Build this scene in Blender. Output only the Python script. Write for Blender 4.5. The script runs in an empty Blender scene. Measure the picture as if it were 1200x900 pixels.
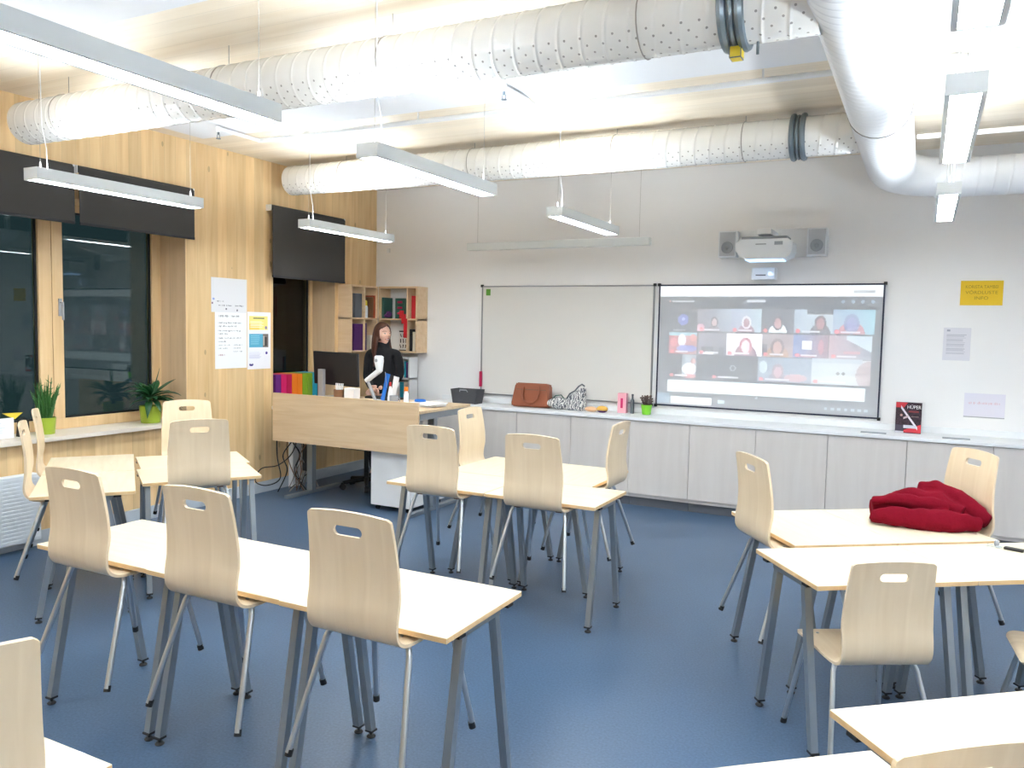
import bpy, bmesh, math, random
import numpy as np
from mathutils import Vector, Matrix, noise
PI = math.pi
R = math.radians
random.seed(7)
S = bpy.context.scene
COL = S.collection

# ------------------------------------------------------------------ camera, world, exposure
cam_d = bpy.data.cameras.new('camera'); cam = bpy.data.objects.new('camera', cam_d); COL.objects.link(cam)
YAW, PITCH, ROLL, FPX = 0.4737, 0.0700, 0.0201, 938.24
cy_, sy_, cp_, sp_ = math.cos(YAW), math.sin(YAW), math.cos(PITCH), math.sin(PITCH)
fw = Vector((-sy_*cp_, cy_*cp_, -sp_)); rt = Vector((cy_, sy_, 0)); up = rt.cross(fw)
r2 = rt*math.cos(ROLL) + up*math.sin(ROLL); u2 = -rt*math.sin(ROLL) + up*math.cos(ROLL)
M = Matrix((r2, u2, -fw)).transposed().to_4x4(); M.translation = Vector((5.8475, -7.803, 1.6988))
cam.matrix_world = M
cam_d.sensor_fit = 'HORIZONTAL'; cam_d.sensor_width = 36; cam_d.lens = FPX*36/1200; cam_d.clip_start = 0.05
S.camera = cam
S.view_settings.view_transform = 'Standard'; S.view_settings.look = 'None'
S.view_settings.gamma = 1; S.view_settings.use_curve_mapping = False
S.view_settings.exposure = 1.78
LAMP_DOWN, LAMP_UP, SCREEN_E = 19.5, 22.0, .24
w = bpy.data.worlds.new('night'); S.world = w; w.use_nodes = True
w.node_tree.nodes['Background'].inputs[0].default_value = (.012, .024, .027, 1)
w.node_tree.nodes['Background'].inputs[1].default_value = 0.5

# ------------------------------------------------------------------ materials
def srgb(r, g, b):
    f = lambda c: (c/255)/12.92 if c/255 <= .04045 else ((c/255+.055)/1.055)**2.4
    return (f(r), f(g), f(b), 1)
def mat(name, col, rough=.5, metal=0, spec=.5, var=.06, scale=8, bump=0, emit=None, es=0, coat=0):
    m = bpy.data.materials.new(name); m.use_nodes = True; nt = m.node_tree; b = nt.nodes['Principled BSDF']
    b.inputs['Roughness'].default_value = rough; b.inputs['Metallic'].default_value = metal
    b.inputs['Specular IOR Level'].default_value = spec; b.inputs['Coat Weight'].default_value = coat
    tc = nt.nodes.new('ShaderNodeTexCoord'); nz = nt.nodes.new('ShaderNodeTexNoise')
    nz.inputs['Scale'].default_value = scale; nz.inputs['Detail'].default_value = 4
    nt.links.new(tc.outputs['Object'], nz.inputs['Vector'])
    mx = nt.nodes.new('ShaderNodeMix'); mx.data_type = 'RGBA'
    c = Vector(col[:3])
    mx.inputs[6].default_value = (*(c*(1-var)), 1); mx.inputs[7].default_value = (*[min(1, x*(1+var)) for x in c], 1)
    nt.links.new(nz.outputs['Fac'], mx.inputs[0]); nt.links.new(mx.outputs[2], b.inputs['Base Color'])
    if bump:
        bp = nt.nodes.new('ShaderNodeBump'); bp.inputs['Strength'].default_value = bump; bp.inputs['Distance'].default_value = .01
        nt.links.new(nz.outputs['Fac'], bp.inputs['Height']); nt.links.new(bp.outputs[0], b.inputs['Normal'])
    if emit:
        b.inputs['Emission Color'].default_value = (*emit[:3], 1); b.inputs['Emission Strength'].default_value = es
    return m
def math_n(nt, op, a, b=None, c=None):
    n = nt.nodes.new('ShaderNodeMath'); n.operation = op
    for i, v in enumerate((a, b, c)):
        if v is None: continue
        if isinstance(v, (int, float)): n.inputs[i].default_value = v
        else: nt.links.new(v, n.inputs[i])
    return n.outputs[0]
def wood(name, c1, c2, stretch=(2, 2, 40), rough=.45, plank=None, plank_axis=1, knots=False, pvar=.12, coat=0, scale=1.0):
    """grain stretched along the axis whose stretch is small; planks as colour steps along plank_axis"""
    m = bpy.data.materials.new(name); m.use_nodes = True; nt = m.node_tree; b = nt.nodes['Principled BSDF']
    b.inputs['Roughness'].default_value = rough; b.inputs['Coat Weight'].default_value = coat
    tc = nt.nodes.new('ShaderNodeTexCoord'); mp = nt.nodes.new('ShaderNodeMapping'); mp.inputs['Scale'].default_value = [s*scale for s in stretch]
    nt.links.new(tc.outputs['Object'], mp.inputs['Vector'])
    nz = nt.nodes.new('ShaderNodeTexNoise'); nz.inputs['Scale'].default_value = 1; nz.inputs['Detail'].default_value = 6; nz.inputs['Distortion'].default_value = .6
    nt.links.new(mp.outputs[0], nz.inputs['Vector'])
    rp = nt.nodes.new('ShaderNodeValToRGB'); rp.color_ramp.elements[0].color = c1; rp.color_ramp.elements[1].color = c2
    rp.color_ramp.elements[0].position = .3; rp.color_ramp.elements[1].position = .7
    nt.links.new(nz.outputs['Fac'], rp.inputs[0]); out = rp.outputs[0]
    if plank:
        sx = nt.nodes.new('ShaderNodeSeparateXYZ'); nt.links.new(tc.outputs['Object'], sx.inputs[0]); co = sx.outputs[plank_axis]
        q = math_n(nt, 'DIVIDE', co, plank); fl = math_n(nt, 'FLOOR', q); fr = math_n(nt, 'FRACT', q)
        wn = nt.nodes.new('ShaderNodeTexWhiteNoise'); wn.noise_dimensions = '1D'; nt.links.new(fl, wn.inputs['W'])
        val = math_n(nt, 'MULTIPLY_ADD', wn.outputs['Value'], pvar, 1-pvar/2)
        seam = math_n(nt, 'LESS_THAN', fr, .022); val = math_n(nt, 'MULTIPLY', val, math_n(nt, 'MULTIPLY_ADD', seam, -.22, 1))
        if knots:
            v = nt.nodes.new('ShaderNodeTexVoronoi'); mp2 = nt.nodes.new('ShaderNodeMapping')
            mp2.inputs['Scale'].default_value = knots; nt.links.new(tc.outputs['Object'], mp2.inputs['Vector']); nt.links.new(mp2.outputs[0], v.inputs['Vector'])
            v.inputs['Scale'].default_value = 1
            k = math_n(nt, 'LESS_THAN', v.outputs['Distance'], .07); val = math_n(nt, 'MULTIPLY', val, math_n(nt, 'MULTIPLY_ADD', k, -.32, 1))
        cm = nt.nodes.new('ShaderNodeVectorMath'); cm.operation = 'SCALE'; nt.links.new(out, cm.inputs[0]); nt.links.new(val, cm.inputs['Scale']); out = cm.outputs[0]
    nt.links.new(out, b.inputs['Base Color'])
    return m
def attr_mat(name, rough=.6, emission=0.0, base=None):
    m = bpy.data.materials.new(name); m.use_nodes = True; nt = m.node_tree; b = nt.nodes['Principled BSDF']
    b.inputs['Roughness'].default_value = rough
    a = nt.nodes.new('ShaderNodeAttribute'); a.attribute_name = 'Col'
    if emission:
        nt.links.new(a.outputs['Color'], b.inputs['Emission Color']); b.inputs['Emission Strength'].default_value = emission
        b.inputs['Base Color'].default_value = base
    else: nt.links.new(a.outputs['Color'], b.inputs['Base Color'])
    return m

M_ = {}
M_['clt_wall'] = wood('clt_wall', srgb(220, 182, 130), srgb(238, 206, 156), (16, 16, 1.2), .5, .115, 1, (5, 5.2, 2.4), .16)
M_['clt_ceil'] = wood('clt_ceiling', srgb(232, 216, 192), srgb(243, 230, 210), (.9, 12, 12), .4, .14, 1, None, .08)
M_['reveal'] = wood('window_reveal_wood', srgb(212, 180, 142), srgb(226, 196, 158), (14, 14, 1.2), .5, .2, 0, (2.5, 2.6, 1.1), .08)
M_['frame_wood'] = wood('window_frame_pine', srgb(222, 186, 136), srgb(236, 204, 158), (20, 20, 1.5), .4)
M_['white_wall'] = mat('white_wall_paint', srgb(242, 241, 241), .7, var=.012, scale=3)
M_['white_panel'] = mat('acoustic_panel', srgb(236, 237, 240), .85, var=.012, scale=60)
M_['white_metal'] = mat('white_painted_metal', srgb(236, 237, 238), .35, var=.01)
M_['lamp_metal'] = mat('lamp_housing_white', srgb(226, 230, 230), .4, var=.01)
M_['duct2'] = mat('flexible_duct_white', srgb(236, 238, 242), .28, var=.01)
M_['birch'] = wood('birch_laminate_top', srgb(226, 209, 178), srgb(236, 222, 194), (3, 24, 24), .38, coat=.15)
M_['edge'] = wood('beech_edge', srgb(214, 178, 128), srgb(228, 194, 146), (4, 30, 30), .45)
M_['chair'] = wood('chair_plywood', srgb(218, 196, 164), srgb(228, 208, 178), (26, 3, 2), .42, coat=.1)
M_['steel'] = mat('silver_painted_steel', srgb(150, 158, 164), .32, .65, var=.02)
M_['chrome'] = mat('chair_tube_silver', srgb(186, 192, 198), .28, .8, var=.02)
M_['black'] = mat('black_plastic', srgb(22, 22, 24), .45)
M_['dark'] = mat('dark_rubber', srgb(34, 36, 40), .6)
M_['blind'] = mat('blind_fabric', srgb(66, 64, 62), .9, var=.05, scale=120)
M_['counter'] = mat('counter_white', srgb(236, 238, 240), .6, var=.01)
M_['cab'] = wood('cabinet_laminate', srgb(206, 199, 194), srgb(213, 207, 202), (14, 14, 1.5), .5)
M_['desk'] = wood('desk_oak', srgb(214, 184, 146), srgb(228, 202, 166), (2, 26, 26), .45)
M_['board'] = mat('whiteboard_enamel', srgb(224, 222, 218), .25, var=.008)
M_['alu'] = mat('aluminium_frame', srgb(150, 152, 154), .35, .7)
M_['sill'] = wood('sill_whitewashed', srgb(222, 210, 194), srgb(234, 224, 210), (20, 1.5, 20), .4)
M_['shelf'] = wood('shelf_birch_ply', srgb(222, 190, 150), srgb(234, 206, 170), (3, 20, 20), .5)
M_['base'] = mat('baseboard_grey', srgb(196, 204, 212), .45)
M_['rad'] = mat('radiator_white', srgb(226, 232, 238), .35)
M_['wire'] = mat('wire_grey', srgb(150, 146, 140), .4)
M_['soil'] = mat('soil', srgb(50, 38, 28), .95, var=.3, scale=60)
M_['green_pot'] = mat('green_pot', srgb(150, 172, 50), .35)
M_['lime_pot'] = mat('lime_pot', srgb(122, 200, 50), .4)
M_['leaf'] = mat('leaf_dark_green', srgb(34, 86, 48), .35, var=.3, scale=10)
M_['leaf2'] = mat('leaf_green', srgb(52, 104, 44), .45, var=.3, scale=20)
M_['leaf3'] = mat('leaf_purple', srgb(96, 78, 72), .7, var=.3, scale=20)
M_['leather'] = mat('brown_leather', srgb(150, 82, 52), .45, var=.12, scale=14, bump=.2)
M_['red_cloth'] = mat('red_wool', srgb(116, 14, 32), .95, spec=.1, var=.14, scale=70, bump=.35)
M_['basket'] = mat('basket_dark', srgb(72, 72, 76), .7, var=.15, scale=60, bump=.4)
M_['silver'] = mat('silver_plastic', srgb(168, 170, 176), .35, .4)
M_['white_pl'] = mat('white_plastic', srgb(232, 236, 240), .35, var=.01)
M_['grille'] = mat('speaker_grille_grey', srgb(186, 190, 196), .6)
M_['grey_pl'] = mat('grey_plastic', srgb(150, 156, 164), .45)
M_['paper'] = mat('paper_white', srgb(238, 238, 240), .8, var=.01)
M_['galv'] = mat('galvanised_clamp', srgb(128, 140, 148), .35, .7, var=.1)
M_['yellow'] = mat('yellow_tag', srgb(232, 206, 60), .6)
for n, c in dict(red=(200, 32, 40), magenta=(206, 24, 96), crimson=(192, 18, 78), purple=(98, 34, 120), orange=(240, 126, 22), lime=(134, 176, 36),
                 teal=(26, 160, 190), blue=(30, 110, 200), darkgreen=(48, 92, 80), rust=(176, 72, 34), violet=(84, 40, 104), cream=(226, 216, 196),
                 pink=(236, 170, 180), brown=(120, 84, 58), navy=(28, 34, 60), slate=(92, 96, 104), gold=(226, 178, 84), peach=(236, 190, 150), green=(88, 150, 40)).items():
    M_[n] = mat('card_'+n, srgb(*c), .55, var=.05)

def floor_mat():
    m = bpy.data.materials.new('blue_linoleum'); m.use_nodes = True; nt = m.node_tree; b = nt.nodes['Principled BSDF']
    tc = nt.nodes.new('ShaderNodeTexCoord')
    a = nt.nodes.new('ShaderNodeTexNoise'); a.inputs['Scale'].default_value = 90; a.inputs['Detail'].default_value = 3
    c = nt.nodes.new('ShaderNodeTexNoise'); c.inputs['Scale'].default_value = 1.3; c.inputs['Detail'].default_value = 4
    for n in (a, c): nt.links.new(tc.outputs['Object'], n.inputs['Vector'])
    s = math_n(nt, 'ADD', math_n(nt, 'MULTIPLY', a.outputs['Fac'], .7), math_n(nt, 'MULTIPLY', c.outputs['Fac'], .3))
    rp = nt.nodes.new('ShaderNodeValToRGB'); rp.color_ramp.elements[0].position = .35; rp.color_ramp.elements[1].position = .65
    rp.color_ramp.elements[0].color = srgb(62, 84, 110); rp.color_ramp.elements[1].color = srgb(77, 101, 129)
    nt.links.new(s, rp.inputs[0]); nt.links.new(rp.outputs[0], b.inputs['Base Color'])
    b.inputs['Roughness'].default_value = .36; b.inputs['Specular IOR Level'].default_value = .45
    return m
M_['floor'] = floor_mat()
def duct_mat():
    m = bpy.data.materials.new('perforated_duct_white'); m.use_nodes = True; nt = m.node_tree; b = nt.nodes['Principled BSDF']
    b.inputs['Roughness'].default_value = .22; b.inputs['Specular IOR Level'].default_value = .6
    uv = nt.nodes.new('ShaderNodeUVMap'); uv.uv_map = 'UVMap'; sx = nt.nodes.new('ShaderNodeSeparateXYZ'); nt.links.new(uv.outputs[0], sx.inputs[0])
    u, v = sx.outputs[0], sx.outputs[1]          # metres along, metres around
    row = math_n(nt, 'DIVIDE', v, .034); rf = math_n(nt, 'FLOOR', row)
    us = math_n(nt, 'ADD', math_n(nt, 'DIVIDE', u, .075), math_n(nt, 'MULTIPLY', rf, .37))
    du = math_n(nt, 'MULTIPLY', math_n(nt, 'SUBTRACT', math_n(nt, 'FRACT', us), .5), .075)
    dv = math_n(nt, 'MULTIPLY', math_n(nt, 'SUBTRACT', math_n(nt, 'FRACT', row), .5), .034)
    d = math_n(nt, 'SQRT', math_n(nt, 'ADD', math_n(nt, 'MULTIPLY', du, du), math_n(nt, 'MULTIPLY', dv, dv)))
    dot = math_n(nt, 'LESS_THAN', d, .0055)
    band = math_n(nt, 'MULTIPLY', math_n(nt, 'GREATER_THAN', v, .30), math_n(nt, 'LESS_THAN', v, .60))
    dot = math_n(nt, 'MULTIPLY', dot, band)
    mx = nt.nodes.new('ShaderNodeMix'); mx.data_type = 'RGBA'; mx.inputs[6].default_value = srgb(234, 233, 230); mx.inputs[7].default_value = srgb(160, 158, 155)
    nt.links.new(dot, mx.inputs[0]); nt.links.new(mx.outputs[2], b.inputs['Base Color'])
    return m
M_['duct'] = duct_mat()
def glass_mat():
    m = bpy.data.materials.new('night_glass'); m.use_nodes = True; nt = m.node_tree; nt.nodes.remove(nt.nodes['Principled BSDF'])
    out = nt.nodes['Material Output']; fr = nt.nodes.new('ShaderNodeFresnel'); fr.inputs[0].default_value = 1.46
    tr = nt.nodes.new('ShaderNodeBsdfTransparent'); tr.inputs[0].default_value = (.8, .86, .86, 1)
    gl = nt.nodes.new('ShaderNodeBsdfGlossy'); gl.inputs['Roughness'].default_value = 0.01
    mx = nt.nodes.new('ShaderNodeMixShader')
    nt.links.new(fr.outputs[0], mx.inputs[0]); nt.links.new(tr.outputs[0], mx.inputs[1]); nt.links.new(gl.outputs[0], mx.inputs[2]); nt.links.new(mx.outputs[0], out.inputs[0])
    return m
M_['glass'] = glass_mat()
def emitter(name, col, s):
    m = bpy.data.materials.new(name); m.use_nodes = True; nt = m.node_tree; b = nt.nodes['Principled BSDF']
    b.inputs['Base Color'].default_value = (.8, .8, .8, 1); b.inputs['Emission Color'].default_value = (*col, 1); b.inputs['Emission Strength'].default_value = s
    return m
M_['glow'] = emitter('lamp_diffuser_glow', (.84, .93, 1.0), LAMP_DOWN)
M_['glow_up'] = emitter('lamp_uplight_glow', (.84, .925, 1.0), LAMP_UP)
M_['blue_led'] = emitter('projector_lens_glow', (.35, .6, 1), .5)

# ------------------------------------------------------------------ mesh helpers
def new_bm(): return bmesh.new()
def add_box(bm, x0, x1, y0, y1, z0, z1, mi=0, bev=0):
    vs = [bm.verts.new((x, y, z)) for z in (z0, z1) for y in (y0, y1) for x in (x0, x1)]
    fs = [bm.faces.new([vs[i] for i in q]) for q in ((0, 2, 3, 1), (4, 5, 7, 6), (0, 1, 5, 4), (2, 6, 7, 3), (0, 4, 6, 2), (1, 3, 7, 5))]
    for f in fs: f.material_index = mi
    if bev:
        es = {e for f in fs for e in f.edges}
        bmesh.ops.bevel(bm, geom=list(es), offset=bev, segments=2, affect='EDGES', profile=.6)
    return fs
def add_tube(bm, pts, r, n=10, mi=0, caps=True, rs=None, square=False):
    pts = [Vector(p) for p in pts]; rings = []
    prev = None
    for i, p in enumerate(pts):
        t = (pts[min(i+1, len(pts)-1)] - pts[max(i-1, 0)]).normalized()
        if prev is None:
            a = Vector((0, 0, 1)) if abs(t.z) < .9 else Vector((1, 0, 0)); s = t.cross(a).normalized()
        else:
            s = (prev - t*prev.dot(t)).normalized()
        prev = s; q = t.cross(s); rr = rs[i] if rs else r
        rings.append([bm.verts.new(p + (s*math.cos(k*2*PI/n + (PI/4 if square else 0)) + q*math.sin(k*2*PI/n + (PI/4 if square else 0)))*rr) for k in range(n)])
    for a, b in zip(rings, rings[1:]):
        for k in range(n): bm.faces.new((a[k], a[(k+1) % n], b[(k+1) % n], b[k])).material_index = mi
    if caps:
        bm.faces.new(rings[0][::-1]).material_index = mi; bm.faces.new(rings[-1]).material_index = mi
def add_lathe(bm, prof, c=(0, 0, 0), n=24, mi=0, closed=False):
    rings = []
    for r, z in prof:
        rings.append([bm.verts.new((c[0]+max(r, 1e-4)*math.cos(k*2*PI/n), c[1]+max(r, 1e-4)*math.sin(k*2*PI/n), c[2]+z)) for k in range(n)])
    for a, b in zip(rings, rings[1:]):
        for k in range(n): bm.faces.new((a[k], a[(k+1) % n], b[(k+1) % n], b[k])).material_index = mi
    bm.faces.new(rings[0][::-1]).material_index = mi; bm.faces.new(rings[-1]).material_index = mi
def add_prism(bm, poly, axis, a, b, mi=0):
    def P(p, t):
        return {0: (t, p[0], p[1]), 1: (p[0], t, p[1]), 2: (p[0], p[1], t)}[axis]
    A = [bm.verts.new(P(p, a)) for p in poly]; B = [bm.verts.new(P(p, b)) for p in poly]; n = len(poly)
    bm.faces.new(A).material_index = mi; bm.faces.new(B[::-1]).material_index = mi
    for i in range(n): bm.faces.new((A[i], B[i], B[(i+1) % n], A[(i+1) % n])).material_index = mi
def add_ball(bm, c, r, sc=(1, 1, 1), rot=None, n=12):
    m = Matrix.Translation(c) @ (rot.to_4x4() if rot else Matrix()) @ Matrix.Diagonal((*[r*s for s in sc], 1))
    bmesh.ops.create_uvsphere(bm, u_segments=n*2, v_segments=n, radius=1, matrix=m)
def obj(name, bm, mats, parent=None, smooth=None, loc=None):
    bmesh.ops.recalc_face_normals(bm, faces=bm.faces)
    me = bpy.data.meshes.new(name); bm.to_mesh(me); bm.free()
    return link(name, me, mats, parent, smooth, loc)
def link(name, me, mats, parent=None, smooth=None, loc=None):
    for m in (mats if isinstance(mats, (list, tuple)) else [mats]):
        me.materials.append(M_[m] if isinstance(m, str) else m)
    if smooth:
        me.polygons.foreach_set('use_smooth', [True]*len(me.polygons)); me.set_sharp_from_angle(angle=R(smooth))
    o = bpy.data.objects.new(name, me); COL.objects.link(o)
    if parent: o.parent = parent
    if loc: o.location = loc
    return o
def thing(name, label, cat, loc=(0, 0, 0), rz=0, group=None):
    o = bpy.data.objects.new(name, None); o.empty_display_size = .1; COL.objects.link(o)
    o.location = loc; o.rotation_euler = (0, 0, rz); o['label'] = label; o['category'] = cat
    if group: o['group'] = group
    return o
def tag(o, label, cat, group=None, kind=None):
    o['label'] = label; o['category'] = cat
    if group: o['group'] = group
    if kind: o['kind'] = kind
    return o
def struct(name, bm, m, parent=None, label=None, smooth=None):
    o = obj(name, bm, m, parent, smooth)
    if not parent: o['kind'] = 'structure'
    if label: o['label'] = label
    return o
def dup(root, loc, rz, label, group=None):
    r = root.copy(); COL.objects.link(r); r.location = loc; r.rotation_euler = (0, 0, rz); r['label'] = label
    if group: r['group'] = group
    for ch in list(root.children):
        c = ch.copy(); COL.objects.link(c); c.parent = r
        for g in ch.children:
            d = g.copy(); COL.objects.link(d); d.parent = c
    return r
def evaluated_mesh(me, mods):
    """apply modifiers to a mesh without bpy.ops"""
    t = bpy.data.objects.new('tmp', me); COL.objects.link(t)
    for ty, kw in mods:
        md = t.modifiers.new(ty, ty)
        for k, v in kw.items(): setattr(md, k, v)
    bpy.context.view_layer.update()
    dg = bpy.context.evaluated_depsgraph_get(); out = bpy.data.meshes.new_from_object(t.evaluated_get(dg))
    COL.objects.unlink(t); bpy.data.objects.remove(t)
    return out
def text_obj(name, s, size, m, parent, loc, rot, align='CENTER', ext=.0006, width=None):
    cu = bpy.data.curves.new(name, 'FONT'); cu.body = s; cu.size = size; cu.align_x = align; cu.extrude = ext; cu.resolution_u = 3
    t = bpy.data.objects.new('tmp', cu); COL.objects.link(t); bpy.context.view_layer.update()
    me = bpy.data.meshes.new_from_object(t.evaluated_get(bpy.context.evaluated_depsgraph_get()))
    COL.objects.unlink(t); bpy.data.objects.remove(t)
    me.materials.clear(); o = link(name, me, m, parent)
    o.location = loc; o.rotation_euler = rot
    if width:
        xs = [v.co.x for v in me.vertices]; k = width/(max(xs)-min(xs)); o.scale = (k, 1, 1)
    return o
def raster(name, W, H, nx, ny, fn, m, parent=None, thick=.002):
    """thin sheet in local XZ (x 0..W, z 0..H, facing -Y) whose front carries the printed colours fn(u, v) -> rgb 0..255"""
    us = np.linspace(0, 1, nx+1); vs = np.linspace(0, 1, ny+1)
    verts = [(W*u, 0, H*v) for v in vs for u in us]; n0 = len(verts)
    faces = [(j*(nx+1)+i, j*(nx+1)+i+1, (j+1)*(nx+1)+i+1, (j+1)*(nx+1)+i) for j in range(ny) for i in range(nx)]
    nf = len(faces)
    verts += [(0, thick, 0), (W, thick, 0), (W, thick, H), (0, thick, H)]
    c = [0, nx, (ny+1)*(nx+1)-1, ny*(nx+1)]
    b = [n0, n0+1, n0+2, n0+3]
    faces += [(b[3], b[2], b[1], b[0])]
    for k in range(4):
        k2 = (k+1) % 4
        faces.append((c[k], b[k], b[k2], c[k2]))
    me = bpy.data.meshes.new(name); me.from_pydata(verts, [], faces); me.update()
    ca = me.color_attributes.new('Col', 'FLOAT_COLOR', 'CORNER')
    cols = np.ones((len(me.loops), 4), dtype=np.float32)
    img = fn((us[:-1]+us[1:])/2, (vs[:-1]+vs[1:])/2)          # ny x nx x 3
    img = np.asarray(img, float)/255; lin = np.where(img <= .04045, img/12.92, ((img+.055)/1.055)**2.4)
    flat = lin.reshape(-1, 3); cols[:nf*4, :3] = np.repeat(flat, 4, axis=0); cols[nf*4:, :3] = flat.mean(0)
    ca.data.foreach_set('color', cols.ravel())
    return link(name, me, m, parent)

# ------------------------------------------------------------------ room shell
ZC = 3.29; XR = 8.6; YB = -10.2
bm = new_bm(); add_box(bm, -.5, XR+.2, YB-.2, .2, -.1, 0); struct('floor', bm, 'floor')
bm = new_bm(); add_box(bm, -.5, XR+.2, YB-.2, .2, ZC, ZC+.15); struct('ceiling', bm, 'clt_ceil')
bm = new_bm(); add_box(bm, -.5, XR+.2, 0, .15, 0, ZC); struct('wall_front', bm, 'white_wall')
bm = new_bm(); add_box(bm, XR, XR+.15, YB, 0, 0, ZC); struct('wall_right', bm, 'white_wall')
bm = new_bm(); add_box(bm, -.5, XR, YB-.15, YB, 0, ZC); struct('wall_back', bm, 'clt_wall')
# left wall with two window openings (y ranges) and deep reveals
W1 = (-5.35, -2.775, .81, 2.62); W2 = (-1.705, -.75, .86, 2.35)
bm = new_bm()
add_box(bm, -.42, 0, YB, W1[0], 0, ZC)
add_box(bm, -.42, 0, W1[0], W1[1], 0, W1[2]-.03); add_box(bm, -.42, 0, W1[0], W1[1], W1[3], ZC)
add_box(bm, -.42, 0, W1[1], W2[0], 0, ZC)
add_box(bm, -.42, 0, W2[0], W2[1], 0, W2[2]-.03); add_box(bm, -.42, 0, W2[0], W2[1], W2[3], ZC)
add_box(bm, -.42, 0, W2[1], 0, 0, ZC)
struct('wall_left', bm, 'clt_wall')
# windows
def window(name, y0, y1, z0, z1, posts, panes, handle_y=None):
    xw = -.35
    bm = new_bm()
    add_box(bm, xw-.05, xw+.03, y0, y1, z0, z0+.085, bev=.004); add_box(bm, xw-.05, xw+.03, y0, y1, z1-.06, z1, bev=.004)
    for a, b in posts: add_box(bm, xw-.05, xw+.03, a, b, z0+.085, z1-.06, bev=.004)
    fr = struct(name, bm, 'frame_wood')
    for a, b in panes:
        g = new_bm(); add_box(g, xw-.02, xw-.008, a, b, z0+.085, z1-.06); struct('glass_pane', g, 'glass', fr)
    g = new_bm()
    for a, b in panes:
        w_ = .016
        for q in ((a, a+w_, z0+.085, z1-.06), (b-w_, b, z0+.085, z1-.06), (a+w_, b-w_, z0+.085, z0+.085+w_), (a+w_, b-w_, z1-.06-w_, z1-.06)):
            add_box(g, xw-.006, xw+.008, q[0], q[1], q[2], q[3])
    struct('gasket', g, 'black', fr)
    if handle_y:
        g = new_bm(); add_box(g, xw+.03, xw+.042, handle_y-.014, handle_y+.014, 1.72, 1.86, bev=.003)
        add_tube(g, [(xw+.04, handle_y, 1.83), (xw+.07, handle_y, 1.83), (xw+.072, handle_y, 1.69)], .009)
        h = struct('window_handle', g, 'silver', fr); h['label'] = 'silver window handle'
    return fr
window('window_1', W1[0], W1[1], W1[2], W1[3], ((W1[0], W1[0]+.09), (-3.905, -3.80), (-3.795, -3.705), (-2.868, W1[1])), ((W1[0]+.09, -3.905), (-3.705, -2.868)), -3.735)
window('window_2', W2[0], W2[1], W2[2], W2[3], ((W2[0], W2[0]+.05), (-.80, W2[1])), ((W2[0]+.05, -.80),))
bm = new_bm()   # reveal linings
add_box(bm, -.32, -.001, W1[1]-.004, W1[1]+.012, W1[2], W1[3]); struct('trim_1', bm, 'reveal')
bm = new_bm(); add_box(bm, -.32, -.001, W2[1]-.004, W2[1]+.012, W2[2], W2[3]); struct('trim_2', bm, 'reveal')
bm = new_bm(); add_box(bm, -.32, .065, W1[0]-.02, W1[1]+.04, W1[2]-.032, W1[2], bev=.003); add_box(bm, -.42, -.3, W1[0], W1[1], W1[2]-.03, W1[2]-.002)
struct('trim_3', bm, 'sill', label='whitewashed window sill')
bm = new_bm(); add_box(bm, -.32, .05, W2[0]-.02, W2[1]+.02, W2[2]-.032, W2[2], bev=.003); add_box(bm, -.42, -.3, W2[0], W2[1], W2[2]-.03, W2[2]-.002)
struct('trim_4', bm, 'sill')
bm = new_bm(); add_box(bm, 0, .015, YB, 0, 0, .11, bev=.002); struct('baseboard_left', bm, 'base')
bm = new_bm(); add_box(bm, .015, .98, -.015, 0, 0, .09, bev=.002); struct('baseboard_front', bm, 'base')
# dark backing outside the windows: night ground and a far dark hedge are only the world's darkness
# acoustic panels
for (x0, x1, y0, y1) in ((.31, XR-.4, -4.0, -2.85), (.31, XR-.4, -8.0, -4.94)):
    bm = new_bm(); add_box(bm, x0, x1, y0, y1, ZC-.042, ZC-.002, bev=.003)
    o = struct('ceiling_panel', bm, 'white_panel'); o['label'] = 'white acoustic ceiling panel'

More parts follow.
